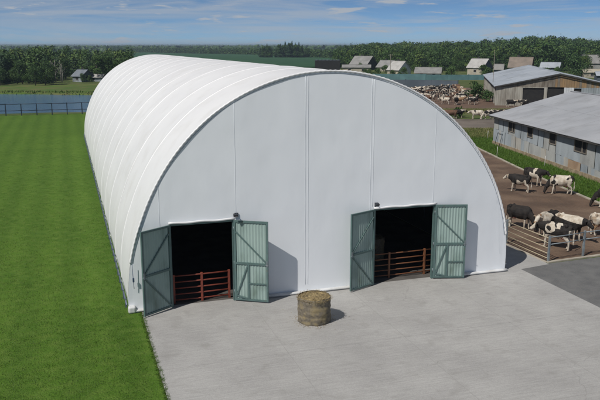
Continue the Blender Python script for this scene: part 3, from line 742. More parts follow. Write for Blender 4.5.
mb = MB(); mb.beam(sq(-.42,-.4,QE-.16), sq(-.42,QW,QR-.12), .04, .22); mb.beam(sq(-.42,QW,QR-.12), sq(-.42,2*QW+.4,QE-.16), .04, .22); mb.build('fascia', M['darkwall'], s2)
# ------------------------------------------------------------------ back walls and farm houses
def longwall(name, a, b_, h_, m, label, cat='fence', th=.2, post=6, panel=None):
    t = thing(name, label, cat, (*a,0)); a, b_ = Vector((*a,0)), Vector((*b_,0)); L_ = (b_-a).length; n = max(1,int(L_/post))
    mb = MB(); mb.beam(a+Vector((0,0,h_/2)), b_+Vector((0,0,h_/2)), th, h_); mb.build('panel', m, t)
    for k in range(n+1):
        p = a.lerp(b_, k/n); mb = MB(); mb.box(p.x-.12,p.x+.12,p.y-.12,p.y+.12,0,h_+.12+random.uniform(-.03,.05)); mb.build('post', m, t)
longwall('concrete_wall', (60,160), (88,139.3), 1.95, M['slate'], 'long blue-grey panel wall behind the distant herd', 'wall', .25)
longwall('sheet_fence', (101,181.6), (121,175.4), 1.7, M['teal'], 'low teal sheet fence in front of the pale roofed house')
longwall('sheet_fence', (86,190), (101,181.9), 1.9, M['teal'], 'teal sheet fence continuing left behind the panel wall')
def house(name, fx, fy, L_, W, ev, rd, rot, rm, wm, gm, label, cat='house', wins=1, chim=True, base=0):
    """fx,fy: foot of the front-left eave corner; rot: heading of the eave line (deg from the view's right)"""
    a_ = math.radians(rot)-YAW; d_ = (math.cos(a_), math.sin(a_)); g_ = (-math.sin(a_), math.cos(a_)); z0 = gz(fx,fy)
    t = thing(name, label, cat, (fx,fy,z0)); W2 = W/2
    s_ = lambda u_, v, z: Vector((fx+d_[0]*u_+g_[0]*v, fy+d_[1]*u_+g_[1]*v, z0+z))
    for v_ in (.06, W-.06): mb = MB(); mb.beam(s_(0,v_,ev/2), s_(L_,v_,ev/2), .12, ev); mb.build('wall', wm, t)
    for uu in (.02, L_-.02):
        mb = MB(); mb.add([s_(uu,.12,0), s_(uu,W-.12,0), s_(uu,W-.12,ev), s_(uu,W2,rd-.1), s_(uu,.12,ev)], [(0,1,2,3,4)]); mb.build('gable', gm, t)
    r_ = roof(t, s_, L_, W2, ev, rd, rm, .4, 1.5, rows=2, thick=.08, seed=int(abs(fx)))
    if chim:
        c = MB(); p = s_(L_*.35, W2+.5, 0); c.box(p.x-.3,p.x+.3,p.y-.3,p.y+.3,z0+rd-.6,z0+rd+.7); c.build('chimney', M['darkwall'], r_)
    for k in range(wins):
        u_ = L_*(k+.5)/wins; w = MB(); w.beam(s_(u_-.5,-.03,ev*.55), s_(u_+.5,-.03,ev*.55), .08, .9); o = w.build('window', M['dark'], t)
        f = MB(); f.beam(s_(u_-.6,-.05,ev*.55+.5), s_(u_+.6,-.05,ev*.55+.5), .1, .1); f.beam(s_(u_-.6,-.05,ev*.55-.5), s_(u_+.6,-.05,ev*.55-.5), .1, .1); f.build('frame', M['white_paint'], o)
    w = MB(); w.beam(s_(L_+.03,W2-.5,ev*.7), s_(L_+.03,W2+.5,ev*.7), .06, .9); w.build('window', M['dark'], t)
    return t
def px(X600, Ypx, z=0): pass
house('farm_house', 115.0,282.0, 9.2,9.0,2.7,6.3,-38, M['greyroof'], M['creamwall'], M['darkwall'], 'house with a broad tan-grey roof and dark gable just right of the black container')
house('farm_outbuilding', 119.5,262.0, 6.5,7.5,2.0,4.7,-38, M['greyroof'], M['creamwall'], M['darkwall'], 'small grey roofed outbuilding with dark gable left of the white gabled house','outbuilding')
house('farm_house', 107.0,224.0, 5.4,7.6,2.2,5.2,-46, M['paleroof'], M['creamwall'], M['whitewall'], 'white gabled house with pale roof beside the thin dark pole')
house('low_outbuilding', 107.5,202.0, 8.8,8.4,1.6,3.4,-14, M['greyroof'], M['whitewall'], M['darkwall'], 'low grey roofed building between the white gabled house and the teal fence','outbuilding', 2, False)
house('farm_house', 131.0,206.0, 6.4,6.8,3.4,6.3,-44, M['paleroof'], M['creamwall'], M['slate'], 'tall cream walled house with pale roof behind the teal fence')
house('house_annex', 140.5,203.0, 3.0,4.5,2.6,4.3,-20, M['greyroof'], M['slate'], M['slate'], 'small grey annex on the right of the tall cream house','outbuilding',1,False)
house('farm_house', *fr(75.5,262), 7.6,8.0,3.6,6.9,-24, M['brownroof'], M['creamwall'], M['darkwall'], 'house with tan roof peeping over the open sided shed')
house('machine_shed', 171.0,217.0, 7.0,7.0,2.6,4.4,-26, M['roofmetal2'], M['slate'], M['slate'], 'blue-grey roofed machine shed behind the ridge of the open sided shed','shed',1,False)
house('long_barn', 205.0,232.0, 34.0,13.0,3.6,7.0,-6, M['greyroof'], M['greysheet'], M['greysheet'], 'long grey barn at the right edge behind the broad leafy tree','barn',6,False)
house('low_outbuilding', 162.0,180.0, 16.0,5.0,2.0,2.9,-8, M['creamwall'], M['creamwall'], M['creamwall'], 'low cream building at the right edge in front of the long grey barn','outbuilding',3,False)
house('low_outbuilding', 142.0,150.0, 16.0,5.0,2.3,3.3,-12, M['roofmetal2'], M['slate'], M['slate'], 'low blue roofed building at the right edge just behind the open sided shed','outbuilding',2,False)
# black stack / container behind the crest and the low grey roof beside it
t = thing('black_container', 'black covered silage stack behind the crest of the hangar', 'container', (*fr(8.3,345),gz(*fr(8.3,345))))
mb = MB(); a_, b_ = fr(6.3,300), fr(16.6,300); c, d_ = fr(6.3,306), fr(16.6,306)
for (q0, q1, q2, q3, z0, z1) in ((a_,b_,d_,c,0,5.0),): 
    vs = [(*q0,z0),(*q1,z0),(*q2,z0),(*q3,z0),(*q0,z1),(*q1,z1),(*q2,z1),(*q3,z1)]; mb.add(vs, [(0,3,2,1),(4,5,6,7),(0,1,5,4),(1,2,6,5),(2,3,7,6),(3,0,4,7)])
t.location = (*fr(11.4,303),0); mb.build('body', M['dark'], t)
mb = MB()
for k in range(7):
    p = fr(7.0+k*1.5,301.5); mb.ell((p[0],p[1],5.02), .75, .75, .3)
mb.build('tarpaulin', M['slate'], t)
house('low_outbuilding', *fr(17.2,292), 11.0,6.0,2.5,3.4,-6, M['greyroof'], M['creamwall'], M['creamwall'], 'long low grey roof in front of the tan-grey roofed house right of the black stack','outbuilding',2,False)
# lakeside house
house('lakeside_house', -8.6,205.5, 3.9,5.0,2.0,3.7,-30, M['slateroof'], M['tarblue'], M['slate'], 'small blue-grey house among the trees on the far shore of the lake')
house('lakeside_annex', -5.0,206.0, 5.5,3.5,1.5,2.2,-6, M['paleroof'], M['tarblue'], M['slate'], 'low pale roofed annex right of the lakeside house', 'outbuilding', 1, False)
# crop field
cf = [(112.5,1160),(188,861),(220,677),(247,603),(150,330),(60,290),(-60,330),(-10,700)]
def field():
    n = 40; mb = MB(); cx_, cy_ = 70, 600; vs = [(cx_,cy_,gz(cx_,cy_)+1.2)]; rings = 24; pts = []
    for i in range(len(cf)):
        a_, b_ = Vector(cf[i]), Vector(cf[(i+1)%len(cf)])
        for k in range(12): pts.append(a_.lerp(b_, k/12))
    for r_ in range(1, rings+1):
        for p in pts:
            q = Vector((cx_,cy_)).lerp(p, r_/rings); vs.append((q.x,q.y,gz(q.x,q.y)+.9+.12*noise.noise(Vector((q.x*.1,q.y*.1,0)))))
    m_ = len(pts); fs = [(0, 1+(i+1)%m_, 1+i) for i in range(m_)]
    for r_ in range(rings-1):
        for i in range(m_): fs.append((1+r_*m_+i, 1+r_*m_+(i+1)%m_, 1+(r_+1)*m_+(i+1)%m_, 1+(r_+1)*m_+i))
    b0 = 1+(rings-1)*m_; k0 = len(vs)
    for i in range(m_): x, y, z = vs[b0+i]; vs.append((x,y,z-1.4))
    for i in range(m_): fs.append((b0+i, b0+(i+1)%m_, k0+(i+1)%m_, k0+i))
    mb.add(vs, fs, 0, True); tag(mb.build('crop_field', M['crop']), kind='structure')
field()
# ------------------------------------------------------------------ vegetation
def quads(C, Nn, size, r):      # random leaf-clump quads: centres C, approx normals Nn
    n = len(C); t = r.normal(size=(n,3)); Nn = Nn + .7*r.normal(size=(n,3)); Nn /= np.linalg.norm(Nn,axis=1)[:,None]
    a_ = np.cross(Nn, t); a_ /= np.linalg.norm(a_,axis=1)[:,None]; b_ = np.cross(Nn, a_)
    s = size*r.uniform(.55,1.25,(n,1)); s2_ = s*r.uniform(.5,.9,(n,1))
    V = np.stack([C-a_*s-b_*s2_*.3, C+b_*s2_-a_*s*.1, C+a_*s+b_*s2_*.2, C-b_*s2_+a_*s*.15], 1)
    return V
def crown_decid(r, h, w, z0, nf, leaf):
    nl = r.integers(9,15); V = []
    for k in range(nl):
        t = r.uniform(0,1); ang = r.uniform(0,2*PI); z = z0+(h-z0)*(.12+.76*t); rad = w*.5*math.sin(PI*(.18+.72*t))*r.uniform(.25,.85)
        c = np.array([rad*math.cos(ang), rad*math.sin(ang), z]); sr = w*r.uniform(.17,.30)*(1.1-.35*t); sz = sr*r.uniform(.7,1.0)
        if k == 0: c = np.array([0,0,h-sz*1.0])
        d_ = r.normal(size=(nf//nl,3)); d_ /= np.linalg.norm(d_,axis=1)[:,None]; rr = r.uniform(.45,1.12,(len(d_),1))**.6
        V.append(quads(c+d_*rr*np.array([sr,sr,sz]), d_, leaf, r))
    return np.concatenate(V)
def crown_conif(r, h, w, z0, nf, leaf):
    z = z0+(h-z0)*(1-np.sqrt(r.uniform(0,1,nf))); t = (z-z0)/(h-z0); tier = .75+.25*np.cos(t*h*2.6)
    rad = w*.5*(1-t)**.85*tier*r.uniform(.35,1.05,nf)+.05; a_ = r.uniform(0,2*PI,nf)
    C = np.stack([rad*np.cos(a_), rad*np.sin(a_), z-.15*rad],1); Nn = np.stack([np.cos(a_)*.5, np.sin(a_)*.5, np.ones(nf)],1)
    return quads(C, Nn, leaf, r)
def mesh_from_quads(name, V, m):
    n = len(V); return np_mesh(name, V.reshape(-1,3), np.arange(n*4).reshape(-1,4), [m])
def tree_proto(kind, seed, h, w, z0, nf, leaf, m, bark=None, label='', group='', cat='tree'):
    r = np.random.default_rng(seed)
    V = (crown_conif if kind == 'c' else crown_decid)(r, h, w, z0, nf, leaf)
    nm = 'conifer' if kind == 'c' else 'leafy_tree'
    t = thing(nm, label, cat, (0,0,0), 0, group)
    o = bpy.data.objects.new('crown', mesh_from_quads('crown', V, m)); COL.objects.link(o); o.parent = t
    mb = MB(); tr = max(.08, h*.016)
    top = h*.92 if kind == 'c' else h*.7
    mb.tube([(0,0,-.3),(.05,0,h*.25),(-.08,.05,h*.5),(.03,0,top)], [tr*1.3,tr,tr*.7,tr*.25], 7)
    if kind != 'c':
        for k in range(5):
            a_ = k*1.26+seed; zz = h*(.28+.08*k); mb.tube([(0,0,zz),(w*.16*math.cos(a_),w*.16*math.sin(a_),zz+h*.1),(w*.32*math.cos(a_),w*.32*math.sin(a_),zz+h*.2)], [tr*.5,tr*.32,tr*.12], 5)
    mb.build('trunk', bark or M['bark'], t, world=False)
    return t
def place(proto, x, y, s, rz, first):
    o = proto if first else copy_tree(proto); o.location = (x,y,gz(x,y)); o.scale = (s,s,s*random.uniform(.92,1.08)); o.rotation_euler = (0,0,rz); return o
LG = 'trees at the front edge of the forest beyond the lake'; RG = 'trees at the front edge of the forest behind the farm'
lab_l = 'leafy tree at the front edge of the forest beyond the lake'; lab_r = 'leafy tree at the front edge of the forest behind the farm houses'
lp = [tree_proto('d', 20+i, h, w, z0, 2600, .17, m, None, lab_l, LG) for i, (h, w, z0, m) in enumerate(((7.6,6.2,.8,M['leafdark']),(8.4,6.0,1.2,M['leafdark']),(6.2,5.6,.4,M['leaf']),(7.4,5.0,1.0,M['leaf'])))]
used = set(); rs = random.Random(3)
for i in range(46):
    X = -128+i*1.9+rs.uniform(-.9,.9); Y = 205+rs.uniform(-3,9)
    if X > -71: Y = rs.uniform(243,256)
    if X > -59: continue
    k = rs.randrange(4); x, y = fr(X, Y); place(lp[k], x, y, rs.uniform(.6,.98), rs.uniform(0,6), k not in used); used.add(k)
for (X, Y, s) in ((-63.5,226,1.1),(-60.5,228,1.15),(-57.5,227,1.05),(-55.5,232,1.0),(-78,240,.95),(-79,222,.5),(-66,219,.35),(-63,216,.38),(-75.5,219,.42),(-70,236,.6),(-82.5,232,.8),(-77.5,212,.32)):
    k = rs.randrange(4); x, y = fr(X, Y); place(lp[k], x, y, s, rs.uniform(0,6), k not in used); used.add(k)
rp = [tree_proto('d', 40+i, h, w, z0, 2800, .2, m, None, lab_r, RG) for i, (h, w, z0, m) in enumerate(((8.5,8.2,.3,M['leaf']),(10,8.0,.8,M['leaf']),(7.4,8.5,.1,M['leaflight']),(9.6,6.6,.8,M['leafdark'])))]
used = set()
for i in range(62):
    X = 18+i*3.1+rs.uniform(-1.4,1.4); Y = 322+rs.uniform(-6,12) if X < 120 else 300+rs.uniform(-8,12)
    if X < 60: Y += 36
    k = rs.choice([0,0,1,2,2,3]); x, y = fr(X, Y); place(rp[k], x, y, rs.uniform(.6,1.0), rs.uniform(0,6), k not in used); used.add(k)
cp = tree_proto('c', 60, 10.5, 5.4, .6, 2200, .26, M['needle'], None, 'tall dark conifer rising above the treeline behind the green field', 'conifers behind the green field')
cq = tree_proto('d', 61, 11.5, 7.5, .4, 2400, .26, M['leafdark'], None, 'tall dark leafy tree rising above the treeline behind the green field', 'leafy trees above the treeline behind the green field')
for i, (X, Y, s) in enumerate(((-31,632,.9),(-27,633,1.0),(-18.5,632,1.0),(-14.5,634,1.08),(-8.5,632,1.1),(-3,632,1.05),(1,634,.95),(5,640,.8),(6.5,645,.75))):
    x, y = fr(X, Y); place(cq, x, y, s, i*1.3, i == 0)
for i, (X, Y, s) in enumerate(((-33,640,.95),(-29,640,1.1),(-26,650,.9),(-21,640,.8),(-17,630,1.1),(-13,640,1.3),(-10,630,1.2),(-7,640,1.3),(-4,636,1.15),(-1,640,1.2),(2,645,.95),(-36,660,.8))):
    x, y = fr(X, Y); place(cp, x, y, s*1.18, i, i == 0)
# single trees and bushes that stand apart
def lone(kind, seed, h, w, z0, nf, leaf_, m, X, Y, label, cat='tree', world=False):
    t = tree_proto(kind, seed, h, w, z0, nf, leaf_, m, None, label, None, cat)
    x, y = (X, Y) if world else fr(X, Y); t.location = (x,y,gz(x,y)); return t
lone('d',71,6.8,9.6,.3,3400,.26,M['leafdark'],161,184,'broad leafy tree right of the shed ridge, in front of the long grey barn',world=True)
lone('d',72,3.6,4.0,.1,1300,.2,M['leafdark'],71.5,104.5,'dark bush growing at the back left corner of the open sided shed','bush',True)
lone('d',73,2.2,3.0,.05,900,.15,M['leafdark'],69.2,96.0,'smaller dark bush by the open sided shed','bush',True)
lone('d',74,4.2,5.2,.1,1200,.22,M['leaf'],134.0,200.0,'round bush beside the wall of the tall cream house','bush',True)
lone('d',76,1.5,2.6,.05,600,.14,M['leaf'],*fr(24.8,113),'low green bush behind the farm track cows','bush',True)
bg_ = tree_proto('d', 90, 3.2, 3.8, .05, 900, .16, M['leaf'], None, 'leafy garden bush among the farm houses in front of the forest', 'garden bushes among the farm houses', 'bush')
rs = random.Random(31); HS = [(o.location.x, o.location.y) for o in COL.objects if o.get('category') in ('house','outbuilding','barn')]; k_ = 0; first_ = True
while k_ < 60:
    x, y = fr(rs.uniform(22,112), rs.uniform(242,318)); k_ += 1
    if any(math.hypot(x-a_-3, y-b_-1) < 9 for a_, b_ in HS): continue
    place(bg_, x, y, rs.uniform(.5,1.25), rs.uniform(0,6), first_); first_ = False
# pale bare trunks by the far shore
for i, (X, Y, h_) in enumerate(((-76.3,222,6.5),(-75.2,222,7.0),(-73.9,223,6.6),(-72.8,221,5.4))):
    x, y = fr(X, Y); t = thing('bare_tree', 'pale bare tree standing near the far shore left of the lakeside house', 'tree', (x,y,0), 0, 'pale bare trees on the far shore')
    mb = MB(); mb.tube([(0,0,-.2),(.1,.05,h_*.5),(0,.1,h_)], [.17,.11,.03], 6); mb.build('trunk', M['palebark'], t, world=False)
    mb = MB()
    for k in range(9):
        a_ = k*2.4+i; z = h_*(.35+.06*k); l = (h_-z)*.38+.3; mb.tube([(0.05,.05,z),(l*math.cos(a_),l*math.sin(a_),z+l*.9)], [.05,.012], 4)
    mb.build('branches', M['palebark'], t, world=False)
# forests as one mass each
def forest(name, pts, label, hmin, hmax, mats_, nf, leaf_, seed, con=.12):
    r = np.random.default_rng(seed); Vs = []; Ms = []; protos = []
    for k in range(7):
        q = np.random.default_rng(seed*10+k)
        if k < 6: protos.append((crown_decid(q, 1., q.uniform(.6,.9), .05, nf, leaf_), k % 3 if k < 5 else 0))
        else: protos.append((crown_conif(q, 1.15, .42, .05, nf, leaf_*.9), 3))
    for (x, y, hh) in pts:
        k = 6 if r.random() < con else r.integers(0,6); P_, m_ = protos[k]
        h_ = r.uniform(hmin,hmax)*hh; a_ = r.uniform(0,2*PI); c_, s_ = math.cos(a_)*h_, math.sin(a_)*h_; st = r.uniform(.85,1.15)
        W = np.empty_like(P_); W[...,0] = (P_[...,0]*c_-P_[...,1]*s_)*st+x; W[...,1] = (P_[...,0]*s_+P_[...,1]*c_)*st+y; W[...,2] = P_[...,2]*h_+gz(x,y)-.2
        Vs.append(W); mm = m_ if r.random() < .7 else r.integers(0,3); Ms.append(np.full(len(W), mm))
    V = np.concatenate(Vs); me = np_mesh(name, V.reshape(-1,3), np.arange(len(V)*4).reshape(-1,4), mats_, np.concatenate(Ms))
    o = bpy.data.objects.new(name, me); COL.objects.link(o); return tag(o, label, 'forest', kind='stuff')
FM = [M['leafdark'], M['leaf'], M['leaflight'], M['needle']]
r = np.random.default_rng(5)
pts = []
for _ in range(1500):
    d_ = 214+ (r.random()**1.3)*380; a_ = r.uniform(-.60,-.232); 
    if d_ < 246 and -.345 < a_: continue
    if d_ < 262 and -.325 < a_ < -.30: continue
    q_ = fr(a_*d_, d_); pts.append((*q_, .86+.35*noise.noise(Vector((q_[0]*.03,q_[1]*.03,2)))))
forest('forest', pts, 'dense mixed forest beyond the lake on the left', 4.8, 11.2, [M['leafdark'],M['leaf'],M['leaflight'],M['needle']], 420, .045, 1, .35)
pts = []
for _ in range(2300):
    d_ = 318+(r.random()**1.2)*430; a_ = r.uniform(.05,.62)
    if a_ < .12 and d_ < 345: continue
    up = 1+.12*math.sin(a_*23)
    rise = min(1, max(0,(a_-.03)/.16)); hh = (.55+.45*rise)*up*(.74+.36*min(1,(d_-318)/260))
    pts.append((*fr(a_*d_, d_), hh))
forest('forest', pts, 'dense green forest rising behind the farm on the right', 8.5, 16.0, FM, 460, .042, 2, .18)
pts = []
for _ in range(1400):
    a_ = r.uniform(-.26,.12); d0 = 640 + max(0,(-a_-.0))*2600 if a_ < 0 else 640-a_*900; d_ = d0+15+r.random()**1.5*260; pts.append((*fr(a_*d_, d_), 1.0))
forest('forest', pts, 'dark strip of forest along the far edge of the green field', 5, 8.5, [M['leafdark'],M['leafdark'],M['leaf'],M['needle']], 120, .09, 3, .4)
pts = []
for _ in range(2600):
    d_ = 1500+r.random()**1.4*4200; a_ = r.uniform(-.62,.62); p = fr(a_*d_, d_)
    if noise.noise(Vector((p[0]*.0016,p[1]*.0016,4))) < -.12: continue
    pts.append((*p, 1.0))
V_ = []
def woods(pts):
    r = np.random.default_rng(9); Vs = []
    for (x, y, _) in pts:
        n = 46; L_ = r.uniform(50,120); C = np.stack([r.uniform(-L_,L_,n), r.uniform(-25,25,n), r.uniform(1,9,n)],1); a_ = -YAW+r.uniform(-.2,.2)
        c_, s_ = math.cos(a_), math.sin(a_); z = gz(x,y); W = np.stack([C[:,0]*c_-C[:,1]*s_+x, C[:,0]*s_+C[:,1]*c_+y, C[:,2]+z],1)
        Vs.append(quads(W, np.tile([0,-.5,.7],(n,1)), 5.5, r)*np.array([1,1,1]))
    V = np.concatenate(Vs); me = mesh_from_quads('far_woods', V, M['leafdark']); o = bpy.data.objects.new('far_woods', me); COL.objects.link(o)
    tag(o, 'distant woods fading to blue along the horizon', 'woods', kind='stuff')
woods(pts)
# reeds and tall grass on the far bank
def tufts(name, P, h, w, m, label, cat, n_per=3, seed=1, lean=.5, spread=None):
    r = np.random.default_rng(seed); P = np.repeat(np.asarray(P), n_per, 0); n = len(P); P = P + np.concatenate([r.normal(0,spread or w*1.5,(n,2)), np.zeros((n,1))],1)
    a_ = r.uniform(0,2*PI,n); hh = h*r.uniform(.5,1.2,n); dx = np.stack([np.cos(a_),np.sin(a_),np.zeros(n)],1)*w*.5
    tip = P + np.stack([r.normal(0,lean,n)*hh, r.normal(0,lean,n)*hh, hh],1)
    V = np.stack([P-dx, P+dx, tip],1); me = np_mesh(name, V.reshape(-1,3), np.arange(n*3).reshape(-1,3), [m], None, 3)
    o = bpy.data.objects.new(name, me); COL.objects.link(o); return tag(o, label, cat, kind='stuff')
P_ = []
for _ in range(9000):
    x = r.uniform(-130,20); y = r.uniform(143,200); l = lake_d(x,y)
    if -3.5 < l < .4 and y > 130: P_.append((x,y,gz(x,y)))
tufts('reeds', P_, .5, .3, M['leaflight'], 'pale green reeds along the far shore of the lake', 'reeds', 4, 2, .2)
x = r.uniform(-36,-8.74,130000); y = r.uniform(-17,62,130000)
wgt = r.random(130000) < np.exp(-(y+17)/24)
x, y = x[wgt], y[wgt]
tufts('lawn_blades', np.stack([x,y,np.zeros(len(x))],1)[x < -9.0], .055, .017, M['grassblade'], 'short mown grass blades of the lawn left of the hangar', 'grass', 9, 3, .6, .12)
x = r.uniform(-8.78,-8.6,1500); y = r.uniform(-20,0,1500)
tufts('lawn_edge', np.stack([x,y,np.zeros(len(x))],1), .05, .018, M['grassblade'], 'ragged grass edge along the concrete apron', 'grass', 6, 4, .6)
P_ = []
for _ in range(12000):
    y = r.uniform(9,53); x = np.interp(y,[9,13,18,27,37.9,53.5],[24.2,25.1,26.3,28.6,31.6,36.8])+abs(r.normal(0,2.4)); P_.append((x,y,0))
P_ = [p for p in P_ if (p[0]-P0[0])*OUT[0]+(p[1]-P0[1])*OUT[1] > .05 or p[1] > 42]
tufts('rough_grass_tufts', P_, .22, .04, M['grassblade'], 'rough green grass tufts between the yard kerb and the grey shed', 'grass', 4, 5, .4)
P_ = [(*fr(r.uniform(18,50), r.uniform(118.5,126.5)), 0) for _ in range(5000)]
P_ += [(*fr(r.uniform(19,27), r.uniform(86,96)), 0) for _ in range(2500)]
tufts('meadow_tufts', P_, .25, .09, M['reed'], 'yellowish grass strip between the farm track and the brown dirt', 'grass', 4, 6, .4)
# ------------------------------------------------------------------ cows
def remesh(mb, vox, name):
    me = mb.mesh(name); o = bpy.data.objects.new(name, me); COL.objects.link(o)
    m_ = o.modifiers.new('r','REMESH'); m_.mode = 'VOXEL'; m_.voxel_size = vox; m_.use_smooth_shade = True
    s_ = o.modifiers.new('s','SMOOTH'); s_.factor = .5; s_.iterations = 3
    dg = bpy.context.evaluated_depsgraph_get(); ev = o.evaluated_get(dg); out = bpy.data.meshes.new_from_object(ev, depsgraph=dg)
    bpy.data.objects.remove(o); return out
def cow_mesh(pose, step=0., turn=0., vox=.021):
    mb = MB()
    sec = [(-.90,1.14,.10,.12),(-.87,1.13,.19,.20),(-.78,1.11,.255,.26),(-.6,1.06,.29,.31),(-.35,1.00,.335,.36),(-.05,.96,.365,.40),(.22,.96,.355,.40),(.45,.99,.30,.385),(.60,1.02,.27,.355),(.74,1.04,.22,.29),(.83,1.05,.14,.19)]
    vs = []; fs = []; n = 18
    for x, zc, ry, rz in sec:
        for k in range(n):
            a_ = 2*PI*k/n; sn = math.sin(a_); zz = rz*sn*(.93 if sn > 0 else 1.0); vs.append((x, ry*math.cos(a_)*(1-.10*max(0,sn)), zc+zz))
    for i in range(len(sec)-1):
        for k in range(n): fs.append((i*n+k, (i+1)*n+k, (i+1)*n+(k+1)%n, i*n+(k+1)%n))
    fs.append(tuple(range(n))); fs.append(tuple(range(len(sec)*n-1, (len(sec)-1)*n-1, -1))); mb.add(vs, fs)
    # hips, withers
    mb.ell((-.60,.19,1.29),.10,.09,.10); mb.ell((-.60,-.19,1.29),.10,.09,.10); mb.ell((-.86,.10,1.25),.07,.06,.06); mb.ell((-.86,-.10,1.25),.07,.06,.06); mb.ell((.5,0,1.31),.22,.10,.09); mb.tube([(-.8,0,1.33),(0,0,1.335),(.5,0,1.36)], .045, 8)
    # neck and head
    ct, st = math.cos(turn), math.sin(turn)
    def T(x, y, z, px_=.6): dx = x-px_; return (px_+dx*ct-y*st, dx*st+y*ct, z)
    if pose == 'up': nk = [(.55,1.10),(.85,1.24),(1.08,1.40)]; hd = (1.10,1.43); tip = (1.52,1.22)
    elif pose == 'level': nk = [(.55,1.08),(.88,1.12),(1.12,1.16)]; hd = (1.14,1.17); tip = (1.53,.90)
    else: nk = [(.55,1.02),(.92,.84),(1.13,.56)]; hd = (1.15,.54); tip = (1.33,.08)
    mb.tube([T(nk[0][0],0,nk[0][1]), T(nk[1][0],0,nk[1][1]), T(nk[2][0],0,nk[2][1])], [(.20,.31),(.145,.235),(.115,.175)] if pose != 'down' else [(.20,.31),(.145,.23),(.115,.165)], 14)
    h_ = Vector((hd[0],0,hd[1])); e_ = Vector((tip[0],0,tip[1])); dv = (e_-h_); up = Vector((-dv.z,0,dv.x)).normalized()
    if up.z < 0 and pose != 'down': up = -up
    if pose == 'down': up = Vector((abs(dv.z),0,-dv.x if False else .38)).normalized()
    Q = lambda t, o_=0, y=0: T(*( (h_+dv*t+up*o_).x, y, (h_+dv*t+up*o_).z))
    mb.tube([Q(-.12), Q(.05), Q(.28), Q(.55), Q(.8), Q(.97), Q(1.03)], [(.09,.10),(.135,.14),(.135,.145),(.105,.12),(.088,.098),(.098,.09),(.06,.06)], 14)
    for s_ in (-1, 1):
        mb.tube([Q(.02,.06,s_*.10), Q(0,.075,s_*.20), Q(.03,.05,s_*.29)], [(.035,.03),(.07,.032),(.025,.022)], 8)
    # legs
    for s_, ph in ((1, step), (-1, -step)):
        f = ph; mb.tube([(.50,s_*.17,1.0),(.52,s_*.19,.78),(.53+f*.35,s_*.165,.52),(.53+f*.6,s_*.16,.40),(.53+f*.75,s_*.16,.16),(.55+f*.85,s_*.165,.07),(.57+f*.9,s_*.165,.0)],
                        [(.12,.19),(.095,.145),.07,.066,.048,.058,.068], 10)
        g = -ph; mb.tube([(-.62,s_*.16,1.08),(-.60,s_*.20,.86),(-.56+g*.2,s_*.19,.66),(-.72+g*.5,s_*.17,.47),(-.70+g*.7,s_*.165,.2),(-.67+g*.8,s_*.17,.07),(-.65+g*.85,s_*.17,.0)],
                        [(.17,.26),(.135,.21),(.09,.13),(.066,.074),.05,.058,.068], 10)
    mb.ell((-.40,0,.66),.19,.14,.13); 
    for a_, b_ in ((-.34,.06),(-.34,-.06),(-.46,.06),(-.46,-.06)): mb.tube([(a_,b_,.6),(a_,b_,.50)], .02, 6)
    mb.tube([(-.88,0,1.24),(-.98,0,1.16),(-1.01,.01,.9),(-1.0,.02,.62)], [.04,.032,.026,.026], 8); mb.tube([(-1.0,.02,.64),(-1.0,.03,.5),(-.99,.03,.33)], [.035,.055,.022], 8)
    return remesh(mb, vox, 'cow'), (h_, dv, up, turn)
def paint(me, seed, white, kind, info, mask=None):
    """kind: 'bw' black with white, 'tan', 'brown', 'wb' mostly white ; patches in one colour or the other with hard edges"""
    main, other = {'bw':(0,1),'wb':(0,1),'tan':(2,1),'brown':(3,1),'black':(0,1)}[kind]
    me.materials.clear()
    for k in ('cblack','cwhite','ctan','cbrown','cpink','choof'): me.materials.append(M[k])
    h_, dv, up, turn = info; tipx = .6+(h_.x+dv.x-.6)*math.cos(turn); tipy = (h_.x+dv.x-.6)*math.sin(turn); tip = Vector((tipx,tipy,h_.z+dv.z))
    hb = Vector((.6+(h_.x-.6)*math.cos(turn), (h_.x-.6)*math.sin(turn), h_.z)); ax = (tip-hb)
    eyes = []
    sidev = Vector((-math.sin(turn), math.cos(turn), 0))
    for s_ in (-1,1): eyes.append(hb+ax*.32+sidev*s_*.10)
    for p in me.polygons:
        c = p.center; s = seed*7.3
        v = noise.noise(Vector((c.x*1.35+s, c.y*1.1+s, c.z*1.5+s))) + .35*noise.noise(Vector((c.x*3.6+s, c.y*3.6, c.z*3.6+s)))
        w = v < white
        if mask: 
            q = mask(c)
            if q is not None: w = q
        if kind != 'black' or c.z < .45:
            if c.z < .42 and (c.z < .33+.12*noise.noise(Vector((c.x*3,c.y*3,s)))) and c.x < .95: w = True
        if c.x < -.93 and c.z < .55: w = True
        mi_ = other if w else main
        if (c-tip).length < .085: mi_ = 4 if seed % 2 else main
        if (c-Vector((-.4,0,.62))).length < .19 and c.z < .64: mi_ = 4
        if c.z < .045 and c.x < .9: mi_ = 5
        if any((c-e).length < .032 for e in eyes): mi_ = 0
        p.material_index = mi_
    return me
HX = -YAW      # heading of the view's right, so cow headings can be given against it
def cow(x, y, head, pose, kind, white, seed, label, step=.1, turn=0., s=1., mask=None, group=None):
    me, info = cow_mesh(pose, step, turn); paint(me, seed, white, kind, info, mask)
    o = bpy.data.objects.new('cow', me); COL.objects.link(o); o.location = (x, y, .0); o.rotation_euler = (0, 0, math.radians(head)+HX); o.scale = (s*.87,s*.97,s)
    return tag(o, label, 'cow', group)
YG = 'dairy cows in the near yard'
nearhead = lambda c: c.x > .95
def m_bigwhite(c): return True if c.x > .93 else None
cow(21.55,16.5, 150,'level','bw',-.42,1,'black cow with white face and legs looking left, farthest left by the kerb',.12,-.2,1.0,lambda c: True if c.x > 1.05 else (True if (c.z < .72 and abs(c.x) > .4 and c.x < .8) else (noise.noise(c*2.2) < -.25 if c.x < 1.0 else None)),YG)
